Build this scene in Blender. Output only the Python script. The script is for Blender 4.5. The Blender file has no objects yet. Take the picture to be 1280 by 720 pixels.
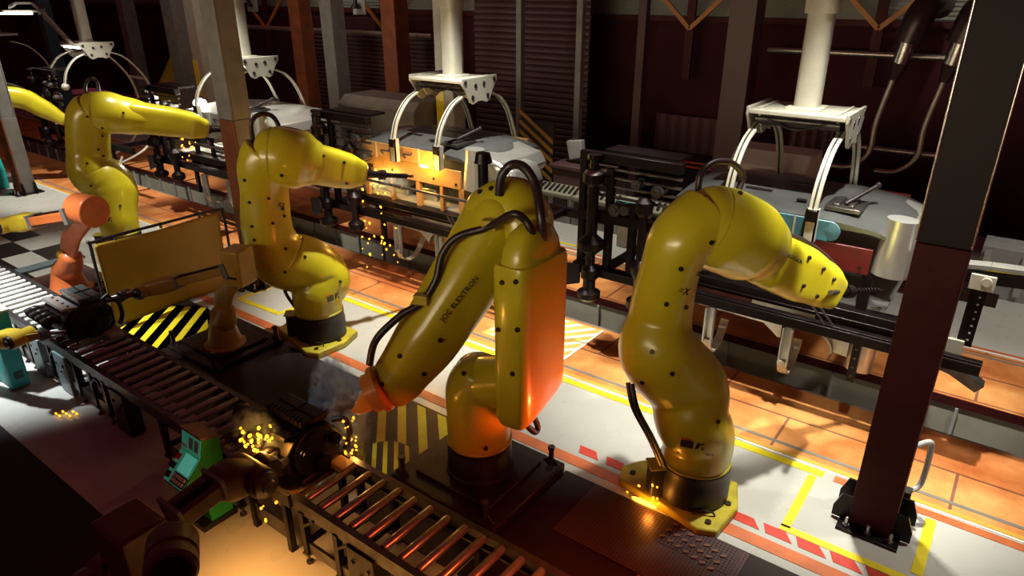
import bpy, bmesh, math, random
from mathutils import Vector, Matrix
from mathutils.bvhtree import BVHTree
random.seed(7)
S = bpy.context.scene
COL = S.collection
V = Vector
PI = math.pi

# ------------------------------------------------------------------ camera
RW = Matrix(((0.80133735, 0.59821079, -0.00151744),
             (0.23734283, -0.32026059, -0.91711588),
             (-0.54911458, 0.73455906, -0.39861782)))      # rows: right, down, forward
CAM = V((0, 0, 5.0))
FPX = 863.072
r_, d_, f_ = RW[0], RW[1], RW[2]
cam = bpy.data.cameras.new('camera')
cam.lens = FPX * 36 / 1280
cam.clip_end = 200
co = bpy.data.objects.new('camera', cam)
COL.objects.link(co)
m = Matrix((( r_[0], -d_[0], -f_[0], CAM.x), (r_[1], -d_[1], -f_[1], CAM.y), (r_[2], -d_[2], -f_[2], CAM.z), (0, 0, 0, 1)))
co.matrix_world = m
S.camera = co

def ray(px, py):
    return RW.transposed() @ V((px - 640, py - 360, FPX))
def at(px, py, X=None, Y=None, Z=None):
    "the point of the place seen at a pixel of the photograph, on a known plane of the hall"
    d = ray(px, py)
    if X is not None: t = (X - CAM.x) / d.x
    elif Y is not None: t = (Y - CAM.y) / d.y
    else: t = (Z - CAM.z) / d.z
    return CAM + d * t

# ------------------------------------------------------------------ materials
MATS = {}
def mat(name, col, rough=.5, metal=0., coat=0., noise=0., nscale=6., col2=None, bump=0., bscale=20., emit=None, es=0., spec=.5, stretch=None, wear=None):
    if name in MATS: return MATS[name]
    m = bpy.data.materials.new(name); m.use_nodes = True
    nt = m.node_tree; b = nt.nodes['Principled BSDF']
    b.inputs['Base Color'].default_value = (*col, 1)
    b.inputs['Roughness'].default_value = rough
    b.inputs['Metallic'].default_value = metal
    b.inputs['Coat Weight'].default_value = coat
    b.inputs['Coat Roughness'].default_value = .12
    b.inputs['Specular IOR Level'].default_value = spec
    tc = nt.nodes.new('ShaderNodeTexCoord')
    mp = nt.nodes.new('ShaderNodeMapping')
    if stretch: mp.inputs['Scale'].default_value = stretch
    nt.links.new(tc.outputs['Object'], mp.inputs['Vector'])
    if noise > 0:
        n = nt.nodes.new('ShaderNodeTexNoise'); n.inputs['Scale'].default_value = nscale
        n.inputs['Detail'].default_value = 5
        nt.links.new(mp.outputs[0], n.inputs['Vector'])
        rp = nt.nodes.new('ShaderNodeValToRGB')
        rp.color_ramp.elements[0].position = .35; rp.color_ramp.elements[1].position = .68
        c2 = col2 or tuple(c * (1 - noise) for c in col)
        rp.color_ramp.elements[0].color = (*c2, 1); rp.color_ramp.elements[1].color = (*col, 1)
        nt.links.new(n.outputs['Fac'], rp.inputs['Fac'])
        nt.links.new(rp.outputs['Color'], b.inputs['Base Color'])
        mr = nt.nodes.new('ShaderNodeMapRange')
        mr.inputs['To Min'].default_value = min(1, rough * 1.25); mr.inputs['To Max'].default_value = rough * .85
        nt.links.new(n.outputs['Fac'], mr.inputs['Value']); nt.links.new(mr.outputs[0], b.inputs['Roughness'])
    if bump > 0:
        n2 = nt.nodes.new('ShaderNodeTexNoise'); n2.inputs['Scale'].default_value = bscale
        nt.links.new(mp.outputs[0], n2.inputs['Vector'])
        bp = nt.nodes.new('ShaderNodeBump'); bp.inputs['Strength'].default_value = bump; bp.inputs['Distance'].default_value = .02
        nt.links.new(n2.outputs['Fac'], bp.inputs['Height']); nt.links.new(bp.outputs[0], b.inputs['Normal'])
    if emit:
        b.inputs['Emission Color'].default_value = (*emit, 1); b.inputs['Emission Strength'].default_value = es
    MATS[name] = m
    return m

YEL = mat('yellow_paint', (.52, .45, .016), .3, coat=.4, noise=.12, nscale=3)
YELD = mat('yellow_base_paint', (.50, .42, .03), .4, noise=.35, nscale=7)
BLK = mat('black_plastic', (.012, .008, .009), .42, noise=.3)
CAB = mat('cable_rubber', (.018, .010, .010), .38)
BLKM = mat('black_steel', (.014, .008, .009), .35, metal=.6, noise=.4)
STEEL = mat('bare_steel', (.55, .55, .52), .28, metal=1, noise=.3, nscale=9)
DSTEEL = mat('dark_steel', (.16, .15, .15), .35, metal=.9, noise=.4, nscale=9)
WHITE = mat('white_paint', (.40, .39, .33), .4, noise=.12)
GREYP = mat('grey_paint', (.20, .20, .185), .5, noise=.25, nscale=4)
LGREY = mat('light_grey_paint', (.42, .43, .42), .45, noise=.2)
MAROON = mat('dark_red_paint', (.06, .006, .006), .6, spec=.25, noise=.3, nscale=3)
BROWN = mat('red_brown_paint', (.22, .06, .02), .5, noise=.4, nscale=3)
ORANGE = mat('orange_paint', (.62, .26, .05), .38, coat=.3, noise=.2, nscale=5)
ORANGER = mat('red_orange_paint', (.80, .20, .05), .38, coat=.3, noise=.2, nscale=5)
OCHRE = mat('ochre_paint', (.48, .29, .04), .4, coat=.2, noise=.25, nscale=5)
BRNROB = mat('brown_orange_paint', (.12, .042, .016), .45, noise=.3, nscale=5)
CYAN = mat('turquoise_paint', (.02, .42, .40), .4, noise=.15)
GREEN = mat('green_paint', (.02, .36, .06), .35, noise=.15)
MINT = mat('mint_panel', (.12, .55, .38), .35, emit=(.05, .35, .22), es=.22)  # slight emission stands in for light falling on the console face
BLUEP = mat('pale_blue_paint', (.07, .20, .25), .35, noise=.3)
REDP = mat('deep_red_paint', (.11, .008, .008), .4, noise=.3)
CREAM = mat('aluminium_arm', (.62, .60, .50), .35, metal=.35, noise=.15)
CURT = mat('mustard_curtain', (.38, .24, .02), .45, noise=.2, nscale=1.4, bump=.3, bscale=3)
ROLL = mat('steel_roller', (.42, .40, .38), .33, metal=.85, noise=.25, nscale=12)
ROLLW = mat('pale_roller', (.80, .80, .74), .35, metal=.3, noise=.15, nscale=8)
RED = mat('red_floor_paint', (.62, .05, .03), .4, noise=.3, nscale=4)
REDO = mat('orange_floor_paint', (.62, .16, .05), .4, noise=.3, nscale=4)
YTAPE = mat('yellow_floor_paint', (.80, .66, .02), .4, noise=.15, nscale=6)
WTAPE = mat('white_floor_paint', (.8, .8, .76), .4)
SPARK = mat('spark_glow', (1, .6, .1), .5, emit=(1, .42, .02), es=2.4)
SPARKW = mat('weld_arc', (1, 1, 1), .5, emit=(1, .93, .72), es=120)
LAMPG = mat('lamp_glow', (1, 1, .95), .5, emit=(1, .97, .85), es=9)
SCREEN = mat('screen_glow', (.1, .6, .5), .3, emit=(.12, .62, .45), es=.35)
BKEY = mat('white_key', (.8, .8, .75), .4)
REDB = mat('red_button', (.6, .03, .02), .3)
SKYL = mat('window_glow', (.3, .3, .27), .6, emit=(.50, .50, .38), es=.16)
STRUSS = mat('orange_truss', (.45, .17, .03), .5, noise=.2)
BOLT = mat('dark_bolt', (.035, .02, .012), .4, metal=.5)
INK = mat('black_ink', (.02, .012, .01), .6)
GLASSD = mat('dark_glass', (.02, .03, .03), .08, spec=.8)
HWHITE = mat('silver_body', (.60, .61, .58), .3, metal=.75, noise=.2, nscale=3)
HGREY = mat('grey_body', (.16, .17, .17), .3, metal=.6, noise=.3, nscale=3)
AMBER = mat('primer_amber', (.55, .30, .10), .4, metal=.3, noise=.35, nscale=3)  # amber light on the centre shell, put into its colour
TEALW = mat('blue_grey_panel', (.10, .24, .30), .4, noise=.3)

def wave_mat(name, c1, c2, scale, rot, rough=.45, sharp=True):
    m = bpy.data.materials.new(name); m.use_nodes = True
    nt = m.node_tree; b = nt.nodes['Principled BSDF']; b.inputs['Roughness'].default_value = rough
    tc = nt.nodes.new('ShaderNodeTexCoord'); mp = nt.nodes.new('ShaderNodeMapping')
    mp.inputs['Rotation'].default_value = rot
    w = nt.nodes.new('ShaderNodeTexWave'); w.inputs['Scale'].default_value = scale
    rp = nt.nodes.new('ShaderNodeValToRGB')
    rp.color_ramp.interpolation = 'CONSTANT' if sharp else 'LINEAR'
    rp.color_ramp.elements[0].color = (*c1, 1); rp.color_ramp.elements[1].color = (*c2, 1)
    rp.color_ramp.elements[1].position = .55
    nt.links.new(tc.outputs['Object'], mp.inputs[0]); nt.links.new(mp.outputs[0], w.inputs[0])
    nt.links.new(w.outputs['Fac'], rp.inputs[0]); nt.links.new(rp.outputs[0], b.inputs['Base Color'])
    return m
CHECK = None

def node_floor():
    m = bpy.data.materials.new('epoxy_floor'); m.use_nodes = True
    nt = m.node_tree; b = nt.nodes['Principled BSDF']
    tc = nt.nodes.new('ShaderNodeTexCoord')
    n = nt.nodes.new('ShaderNodeTexNoise'); n.inputs['Scale'].default_value = .8; n.inputs['Detail'].default_value = 8
    rp = nt.nodes.new('ShaderNodeValToRGB')
    rp.color_ramp.elements[0].position = .3; rp.color_ramp.elements[1].position = .7
    rp.color_ramp.elements[0].color = (.40, .41, .38, 1); rp.color_ramp.elements[1].color = (.50, .50, .46, 1)
    nt.links.new(tc.outputs['Object'], n.inputs[0]); nt.links.new(n.outputs['Fac'], rp.inputs[0]); nt.links.new(rp.outputs[0], b.inputs['Base Color'])
    n2 = nt.nodes.new('ShaderNodeTexNoise'); n2.inputs['Scale'].default_value = 3; n2.inputs['Detail'].default_value = 8
    mr = nt.nodes.new('ShaderNodeMapRange'); mr.inputs['To Min'].default_value = .18; mr.inputs['To Max'].default_value = .42
    nt.links.new(tc.outputs['Object'], n2.inputs[0]); nt.links.new(n2.outputs['Fac'], mr.inputs[0]); nt.links.new(mr.outputs[0], b.inputs['Roughness'])
    return m
FLOORM = node_floor()

def node_deck():
    m = bpy.data.materials.new('rusty_orange_deck'); m.use_nodes = True
    nt = m.node_tree; b = nt.nodes['Principled BSDF']
    tc = nt.nodes.new('ShaderNodeTexCoord')
    br = nt.nodes.new('ShaderNodeTexBrick')
    br.inputs['Scale'].default_value = 1.0; br.inputs['Brick Width'].default_value = 1.85; br.inputs['Row Height'].default_value = .78
    br.inputs['Mortar Size'].default_value = .02; br.inputs['Mortar Smooth'].default_value = .3; br.offset = .5
    br.inputs['Color1'].default_value = (.66, .24, .075, 1); br.inputs['Color2'].default_value = (.74, .33, .10, 1)
    br.inputs['Mortar'].default_value = (.25, .10, .06, 1)
    n = nt.nodes.new('ShaderNodeTexNoise'); n.inputs['Scale'].default_value = 1.1; n.inputs['Detail'].default_value = 9; n.inputs['Roughness'].default_value = .65
    rp = nt.nodes.new('ShaderNodeValToRGB')
    rp.color_ramp.elements[0].position = .38; rp.color_ramp.elements[1].position = .66
    rp.color_ramp.elements[0].color = (.62, .45, .38, 1); rp.color_ramp.elements[1].color = (1.05, 1.15, 1.2, 1)
    mx = nt.nodes.new('ShaderNodeMixRGB'); mx.blend_type = 'MULTIPLY'; mx.inputs[0].default_value = 1
    nt.links.new(tc.outputs['Object'], br.inputs[0]); nt.links.new(tc.outputs['Object'], n.inputs[0])
    nt.links.new(n.outputs['Fac'], rp.inputs[0]); nt.links.new(br.outputs['Color'], mx.inputs[1]); nt.links.new(rp.outputs[0], mx.inputs[2])
    nt.links.new(mx.outputs[0], b.inputs['Base Color'])
    mr = nt.nodes.new('ShaderNodeMapRange'); mr.inputs['To Min'].default_value = .25; mr.inputs['To Max'].default_value = .5
    nt.links.new(n.outputs['Fac'], mr.inputs[0]); nt.links.new(mr.outputs[0], b.inputs['Roughness'])
    return m
DECKM = node_deck()

def node_plate():
    m = bpy.data.materials.new('perforated_dark_plate'); m.use_nodes = True
    nt = m.node_tree; b = nt.nodes['Principled BSDF']; b.inputs['Metallic'].default_value = .5
    tc = nt.nodes.new('ShaderNodeTexCoord')
    vo = nt.nodes.new('ShaderNodeTexVoronoi'); vo.inputs['Scale'].default_value = 28; vo.inputs['Randomness'].default_value = 0
    rp = nt.nodes.new('ShaderNodeValToRGB'); rp.color_ramp.elements[0].position = .28; rp.color_ramp.elements[1].position = .34
    rp.color_ramp.elements[0].color = (.008, .004, .004, 1); rp.color_ramp.elements[1].color = (.085, .05, .048, 1)
    nt.links.new(tc.outputs['Object'], vo.inputs[0]); nt.links.new(vo.outputs['Distance'], rp.inputs[0]); nt.links.new(rp.outputs[0], b.inputs['Base Color'])
    b.inputs['Roughness'].default_value = .4
    bp = nt.nodes.new('ShaderNodeBump'); bp.inputs['Distance'].default_value = .01
    nt.links.new(rp.outputs[0], bp.inputs['Height']); nt.links.new(bp.outputs[0], b.inputs['Normal'])
    return m
PERF = node_plate()

# ------------------------------------------------------------------ mesh builder (all coordinates are places in the hall)
class MB:
    def __init__(s): s.v = []; s.f = []; s.mi = []; s.m = 0
    def add(s, vs, fs):
        o = len(s.v); s.v += [V(p) for p in vs]
        for f in fs: s.f.append([i + o for i in f]); s.mi.append(s.m)
        return s
    def box(s, c, size, rot=None):
        c = V(c); hx, hy, hz = [a / 2 for a in size]
        vs = [V((x, y, z)) for x in (-hx, hx) for y in (-hy, hy) for z in (-hz, hz)]
        if rot is not None:
            R = rot if isinstance(rot, Matrix) else Matrix.Rotation(rot, 3, 'Z')
            vs = [R @ p for p in vs]
        vs = [p + c for p in vs]
        return s.add(vs, [(0, 1, 3, 2), (4, 6, 7, 5), (0, 4, 5, 1), (2, 3, 7, 6), (0, 2, 6, 4), (1, 5, 7, 3)])
    def span(s, a, b):
        a = V(a); b = V(b)
        return s.box((a + b) / 2, [abs(b[i] - a[i]) for i in range(3)])
    def bar(s, p0, p1, w, h, up=(0, 0, 1)):
        p0 = V(p0); p1 = V(p1); d = (p1 - p0); L = d.length; d = d.normalized()
        u = V(up) - d * d.dot(V(up))
        if u.length < 1e-3: u = V((1, 0, 0)) - d * d.x
        u.normalize(); w_ = d.cross(u)
        R = Matrix((d, w_, u)).transposed()
        return s.box((p0 + p1) / 2, (L, w, h), R)
    def cyl(s, p0, p1, r0, r1=None, n=20, caps=True):
        p0 = V(p0); p1 = V(p1); r1 = r0 if r1 is None else r1
        d = (p1 - p0).normalized(); u = d.orthogonal().normalized(); w = d.cross(u)
        vs = []
        for p, r in ((p0, r0), (p1, r1)):
            for i in range(n):
                a = 2 * PI * i / n; vs.append(p + (u * math.cos(a) + w * math.sin(a)) * r)
        fs = [(i, (i + 1) % n, n + (i + 1) % n, n + i) for i in range(n)]
        if caps: fs += [tuple(range(n - 1, -1, -1)), tuple(range(n, 2 * n))]
        return s.add(vs, fs)
    def lathe(s, prof, c, axis=(0, 0, 1), n=28):
        c = V(c); d = V(axis).normalized(); u = d.orthogonal().normalized(); w = d.cross(u)
        vs = []; k = len(prof)
        for r, h in prof:
            for i in range(n):
                a = 2 * PI * i / n; vs.append(c + d * h + (u * math.cos(a) + w * math.sin(a)) * max(r, 1e-4))
        fs = []
        for j in range(k - 1):
            for i in range(n):
                fs.append((j * n + i, j * n + (i + 1) % n, (j + 1) * n + (i + 1) % n, (j + 1) * n + i))
        fs += [tuple(range(n - 1, -1, -1)), tuple(range((k - 1) * n, k * n))]
        return s.add(vs, fs)
    def ball(s, c, r, n=16, sc=(1, 1, 1)):
        c = V(c); vs = []; k = n // 2
        for j in range(1, k):
            t = PI * j / k
            for i in range(n):
                a = 2 * PI * i / n
                vs.append(c + V((math.sin(t) * math.cos(a) * sc[0], math.sin(t) * math.sin(a) * sc[1], math.cos(t) * sc[2])) * r)
        vs += [c + V((0, 0, r * sc[2])), c - V((0, 0, r * sc[2]))]
        fs = []
        for j in range(k - 2):
            for i in range(n):
                fs.append((j * n + i, (j + 1) * n + i, (j + 1) * n + (i + 1) % n, j * n + (i + 1) % n))
        T = len(vs) - 2
        for i in range(n):
            fs.append((T, i, (i + 1) % n)); fs.append((T + 1, (k - 2) * n + (i + 1) % n, (k - 2) * n + i))
        return s.add(vs, fs)
    def prism(s, poly, o, u, v, t):
        "polygon in the plane (o; u, v), thickened by the vector t"
        o = V(o); u = V(u); v = V(v); t = V(t); n = len(poly)
        vs = [o + u * a + v * b for a, b in poly] + [o + u * a + v * b + t for a, b in poly]
        fs = [tuple(range(n - 1, -1, -1)), tuple(range(n, 2 * n))] + [(i, (i + 1) % n, n + (i + 1) % n, n + i) for i in range(n)]
        return s.add(vs, fs)
    def quad(s, pts, t=.004):
        n = len(pts); pts = [V(p) for p in pts]
        vs = pts + [p + V((0, 0, t)) for p in pts]
        return s.add(vs, [tuple(range(n - 1, -1, -1)), tuple(range(n, 2 * n))] + [(i, (i + 1) % n, n + (i + 1) % n, n + i) for i in range(n)])
    def tube(s, pts, r, n=10, steps=6, smooth=True):
        pts = [V(p) for p in pts]
        if smooth and len(pts) > 2: pts = spline(pts, steps)
        rs = r if isinstance(r, (list, tuple)) else None
        m_ = len(pts); u = None; rings = []
        for i, p in enumerate(pts):
            d = (pts[min(i + 1, m_ - 1)] - pts[max(i - 1, 0)]).normalized()
            if u is None: u = d.orthogonal().normalized()
            u = (u - d * u.dot(d)).normalized(); w = d.cross(u)
            rr = r if rs is None else rs[0] + (rs[1] - rs[0]) * i / (m_ - 1)
            rings.append([p + (u * math.cos(2 * PI * k / n) + w * math.sin(2 * PI * k / n)) * rr for k in range(n)])
        return s.rings(rings)
    def rings(s, R, cap=True):
        n = len(R[0]); vs = [p for r in R for p in r]; fs = []
        for j in range(len(R) - 1):
            for i in range(n): fs.append((j * n + i, j * n + (i + 1) % n, (j + 1) * n + (i + 1) % n, (j + 1) * n + i))
        if cap: fs += [tuple(range(n - 1, -1, -1)), tuple(range((len(R) - 1) * n, len(R) * n))]
        return s.add(vs, fs)
    def ribbon(s, pts, w, t, wdir, steps=8):
        "a flat curved bar: width w along wdir, thickness t"
        pts = spline([V(p) for p in pts], steps); wd = V(wdir).normalized(); R = []
        for i, p in enumerate(pts):
            d = (pts[min(i + 1, len(pts) - 1)] - pts[max(i - 1, 0)]).normalized()
            a = (wd - d * wd.dot(d)).normalized() * (w / 2); b = d.cross(a).normalized() * (t / 2)
            R.append([p + a + b, p - a + b, p - a - b, p + a - b])
        return s.rings(R)
    def loft(s, nodes, n=32, steps=5, up=(0, 0, 1), e=2.0, round_ends=(True, True)):
        "nodes: (point, ru, rv); smooth body through them; superellipse exponent e; ru along 'up'-side axis"
        return s.rings(s.loft_rings(nodes, n, steps, up, e, round_ends))
    def loft_rings(s, nodes, n=32, steps=5, up=(0, 0, 1), e=2.0, round_ends=(True, True)):
        P = [V(q[0]) for q in nodes]; ru = [q[1] for q in nodes]; rv = [q[2] if len(q) > 2 else q[1] for q in nodes]
        pts = spline(P, steps); K = len(pts); N = len(P)
        def lerp(a, i):
            t = i / steps; j = min(int(t), N - 2); f = t - j; f = f * f * (3 - 2 * f)
            return a[j] * (1 - f) + a[j + 1] * f
        upv = V(up); R = []
        secs = []
        for i, p in enumerate(pts):
            d = (pts[min(i + 1, K - 1)] - pts[max(i - 1, 0)]).normalized()
            secs.append((p, d, lerp(ru, i), lerp(rv, i)))
        full = []
        if round_ends[0]:
            p, d, a, b = secs[0]; q = min(a, b)
            for t in (80, 60, 40, 20): full.append((p - d * q * .55 * math.sin(math.radians(t)), d, a * math.cos(math.radians(t)), b * math.cos(math.radians(t))))
        full += secs
        if round_ends[1]:
            p, d, a, b = secs[-1]; q = min(a, b)
            for t in (20, 40, 60, 80): full.append((p + d * q * .55 * math.sin(math.radians(t)), d, a * math.cos(math.radians(t)), b * math.cos(math.radians(t))))
        u = None
        for p, d, a, b in full:
            if u is None:
                u = upv - d * upv.dot(d)
                if u.length < .2: u = V((1, 0, 0)) - d * d.x
            u = (u - d * u.dot(d)).normalized(); w = d.cross(u); ring = []
            for k in range(n):
                t = 2 * PI * k / n; c = math.cos(t); sn = math.sin(t)
                cx = math.copysign(abs(c) ** (2 / e), c); sx = math.copysign(abs(sn) ** (2 / e), sn)
                ring.append(p + u * a * cx + w * b * sx)
            R.append(ring)
        return R

def spline(pts, steps):
    out = []
    n = len(pts)
    if n == 2: return [pts[0].lerp(pts[1], i / steps) for i in range(steps + 1)]
    for i in range(n - 1):
        p0 = pts[max(i - 1, 0)]; p1 = pts[i]; p2 = pts[i + 1]; p3 = pts[min(i + 2, n - 1)]
        for k in range(steps):
            t = k / steps
            out.append(.5 * ((2 * p1) + (-p0 + p2) * t + (2 * p0 - 5 * p1 + 4 * p2 - p3) * t * t + (-p0 + 3 * p1 - 3 * p2 + p3) * t ** 3))
    out.append(pts[-1].copy())
    return out

def wpos(o):
    p = V((0, 0, 0))
    while o is not None: p = p + o.location; o = o.parent
    return p
def obj(name, mb, material, parent=None, bevel=0., smooth=35, remesh=0., label=None):
    me = bpy.data.meshes.new(name)
    if parent is None:
        xs = [p.x for p in mb.v]; ys = [p.y for p in mb.v]; zs = [p.z for p in mb.v]
        org = V(((min(xs) + max(xs)) / 2, (min(ys) + max(ys)) / 2, min(zs)))
    else: org = wpos(parent)
    me.from_pydata([tuple(p - org) for p in mb.v], [], mb.f)
    ms = material if isinstance(material, (list, tuple)) else [material]
    for k in ms: me.materials.append(k)
    for p, k in zip(me.polygons, mb.mi): p.material_index = min(k, len(ms) - 1)
    bm = bmesh.new(); bm.from_mesh(me); bmesh.ops.recalc_face_normals(bm, faces=bm.faces); bm.to_mesh(me); bm.free()
    for p in me.polygons: p.use_smooth = True
    if not remesh: me.set_sharp_from_angle(angle=math.radians(smooth))
    o = bpy.data.objects.new(name, me); COL.objects.link(o)
    if parent is None: o.location = org
    else: o.parent = parent
    if remesh:
        r = o.modifiers.new('union', 'REMESH'); r.mode = 'VOXEL'; r.voxel_size = remesh; r.use_smooth_shade = True
        c = o.modifiers.new('smooth', 'SMOOTH'); c.iterations = 6; c.factor = .6
    if bevel:
        b = o.modifiers.new('bevel', 'BEVEL'); b.width = bevel; b.segments = 2; b.limit_method = 'ANGLE'; b.angle_limit = math.radians(40)
        b.harden_normals = False
    if label: o['label'] = label
    return o
def tag(o, label, cat, group=None, kind=None):
    o['label'] = label; o['category'] = cat
    if group: o['group'] = group
    if kind: o['kind'] = kind
    return o
def thing(name, label, cat, loc, group=None):
    o = bpy.data.objects.new(name, None); COL.objects.link(o); o.location = V(loc); o.empty_display_size = .2
    return tag(o, label, cat, group)
def struct(name, mb, m, **k):
    o = obj(name, mb, m, **k); o['kind'] = 'structure'; return o
def dup(o, delta=None, label=None, parent=None):
    c = o.copy(); COL.objects.link(c)
    if parent is not None: c.parent = parent
    if delta is not None: c.location = o.location + V(delta)
    if label: c['label'] = label
    for ch in list(o.children): dup(ch, parent=c)
    return c

def caster(objs):
    bpy.context.view_layer.update()
    dg = bpy.context.evaluated_depsgraph_get(); T = []
    for o in objs:
        ev = o.evaluated_get(dg); me = ev.to_mesh(); mw = o.matrix_world
        T.append(BVHTree.FromPolygons([mw @ v.co for v in me.vertices], [tuple(p.vertices) for p in me.polygons])); ev.to_mesh_clear()
    def hit(px, py):
        best = None; d = ray(px, py).normalized()
        for k, t in enumerate(T):
            loc, nor, i, dist = t.ray_cast(CAM, d)
            if loc is not None and (best is None or dist < best[2]): best = (loc, nor, dist, objs[k])
        return best
    return hit
def bolts(hit, pts, parent_default, r=.024, h=.018, material=None):
    for px, py in pts:
        q = hit(px, py)
        if not q: continue
        loc, nor, _, o = q
        b = MB(); b.cyl(loc - nor * .004, loc + nor * h, r, r * .85, 12); b.cyl(loc + nor * h, loc + nor * (h + .006), r * .45, r * .45, 6)
        obj('bolt', b, material or BOLT, parent_default)

# ================================================================== SETTING
def seg(name, x0, x1, y0, y1, z, m, t=.3, **k):
    b = MB(); b.span((x0, y0, z - t), (x1, y1, z)); return struct(name, b, m, **k)
YD1, YT0, YT1, YD2 = 7.22, 8.78, 9.75, 11.5
seg('floor', -40, 3.5, -1.5, YD1, 0, FLOORM)
seg('floor_001', -40, 3.5, YD2, 22, 0, FLOORM)
b = MB(); b.span((-40, YD1, -.1), (3.5, YT0, .002)); struct('floor_002', b, DECKM)
b = MB(); b.span((-40, YT1, -.05), (3.5, YD2, .002)); struct('floor_003', b, DECKM)
# trench between the decks
b = MB(); b.span((-40, YT0, -1.6), (3.5, YT1, -1.4)); struct('floor_004', b, GREYP)
WT = mat('trench_wall', (.40, .38, .32), .55, noise=.2, nscale=2)
b = MB(); b.span((-40, YT1 + .02, -1.4), (3.5, YT1 + .3, -.301)); b.span((-40, YT1 + .02, -.301), (3.5, YT1 + .3, -.051)); struct('wall_trench_far', b, WT)
b = MB(); b.span((-40, YT0 - .3, -1.4), (3.5, YT0, -.101)); struct('wall_trench_near', b, WT)
b = MB(); b.span((-40, YT1 - .005, -.11), (3.5, YT1 + .018, .012)); struct('trim_1', b, MAROON)
b = MB(); b.span((-40, YT0 - .02, -.1), (3.5, YT0 + .012, .008)); struct('trim_2', b, GREYP)
x = 3.2; k = 0
while x > -30:
    if x < .6:
        b = MB(); b.box((x, YT1 + .0, -.76), (.035, .05, 1.27)); o = struct('trim_%d' % (10 + k), b, LGREY); k += 1
    x -= .78
# deck borders: grey groove, yellowish lip, white line
b = MB(); b.span((-40, YD1 + .16, .002), (3.5, YD1 + .21, .006)); struct('trim_3', b, GREYP)
b = MB(); b.span((-40, YD1 - .02, -.02), (3.5, YD1 + .05, .010)); struct('trim_4', b, mat('lip_ochre', (.62, .36, .06), .4))
b = MB(); b.span((-40, YD1 - .05, .0), (3.5, YD1 - .022, .006)); struct('trim_5', b, WTAPE)
b = MB(); b.span((-40, YD2 - .21, .002), (3.5, YD2 - .16, .006)); struct('trim_6', b, GREYP)
b = MB(); b.span((-40, YD2 + .03, .0), (3.5, YD2 + .12, .006)); struct('trim_7', b, REDO)
b = MB(); b.span((-40, YD2 - .02, -.02), (3.5, YD2 + .028, .010)); struct('trim_8', b, WTAPE)
# floor markings
def stripe(name, label, pts, m, cat='floor marking', group=None, z=.002, t=.004):
    b = MB(); b.quad([(x, y, z) for x, y in pts], t); o = obj(name, b, m); tag(o, label, cat, group); return o
def rect(x0, x1, y0, y1): return [(x0, y0), (x1, y0), (x1, y1), (x0, y1)]
stripe('floor_stripe', 'long yellow painted line on the floor along the near edge of the orange deck', rect(-9.1, -.95, 7.03, 7.14), YTAPE)
stripe('floor_stripe', 'orange painted line running on from the yellow one at right, broken near the frame edge', rect(-.84, 1.0, 7.03, 7.14), REDO)
stripe('floor_stripe', 'yellow painted line across the far floor behind the decks', rect(-14, -6.6, 11.75, 11.83), YTAPE)
stripe('floor_stripe', 'orange-red painted line along the dark plates in front of the yellow robots', rect(-13.5, 2.5, 5.56, 5.72), REDO)
b = MB(); 
for (q) in (rect(-1.09, -1.0, 6.0, 7.0), rect(.07, .17, 6.1, 7.0), rect(-1.09, .5, 5.94, 6.03)):
    b.quad([(x, y, .002) for x, y in q], .004)
tag(obj('floor_box_marking', b, YTAPE), 'yellow painted bay outline around the foot of the nearest column', 'floor marking')
b = MB()
for q in ([(-10.4, 5.93), (-9.42, 5.97), (-9.42, 6.07), (-10.4, 6.03)], [(-9.44, 5.97), (-9.34, 5.97), (-9.25, 6.6), (-9.35, 6.6)], [(-10.5, 5.95), (-10.4, 5.95), (-10.4, 7.0), (-10.5, 7.0)]):
    b.quad([(x, y, .002) for x, y in q], .004)
tag(obj('floor_box_marking', b, YTAPE), 'yellow painted corner outline on the floor beside the left column', 'floor marking')
ks = 0
for x in (-3.36, -3.0, -1.5, -1.18, -.86, -.54, -.22, .1, .42):
    b = MB(); b.quad([(x, 5.80, .002), (x + .26, 5.80, .002), (x + .16, 5.93, .002), (x - .06, 5.93, .002)], .004)
    tag(obj('red_dash', b, RED), 'red slanted dash painted beside the orange-red floor line', 'floor marking', 'red dashes along the floor line')
# dark plates between conveyor and red line
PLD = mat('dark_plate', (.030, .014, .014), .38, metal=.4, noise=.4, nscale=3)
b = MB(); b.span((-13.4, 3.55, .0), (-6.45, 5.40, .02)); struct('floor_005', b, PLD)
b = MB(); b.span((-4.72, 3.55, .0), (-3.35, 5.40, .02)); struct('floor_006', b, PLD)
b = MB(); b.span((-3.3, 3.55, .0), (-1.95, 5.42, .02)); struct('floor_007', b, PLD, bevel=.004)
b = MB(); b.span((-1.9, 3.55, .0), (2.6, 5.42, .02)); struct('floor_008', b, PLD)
b = MB(); b.span((-2.9, 4.55, .02), (-1.2, 5.40, .028)); tag(obj('floor_grating', b, PERF), 'dark perforated metal grating lit orange in front of the nearest yellow robot', 'floor grating')
b = MB(); b.span((-2.0, 5.02, .028), (-1.28, 5.40, .031)); treadroot = thing('tread_strip', 'raised anti-slip tread pads on the grating before the yellow robot', 'tread plate', (-1.64, 5.2, .028)); obj('backing', b, PERF, treadroot)
for i in range(7):
    for j in range(3):
        b = MB()
        b.box((-1.93 + i * .09 - j * .02, 5.33 - j * .11 - i * .02, .036), (.055, .03, .02), .5); obj('tread_pad', b, mat('tread_metal', (.25, .14, .10), .35, metal=.7), treadroot)
# black near floor
b = MB(); b.span((-40, -1.5, .0), (3.5, 1.96, .012)); struct('floor_009', b, mat('black_floor', (.006, .004, .004), .6, noise=.3))
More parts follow.
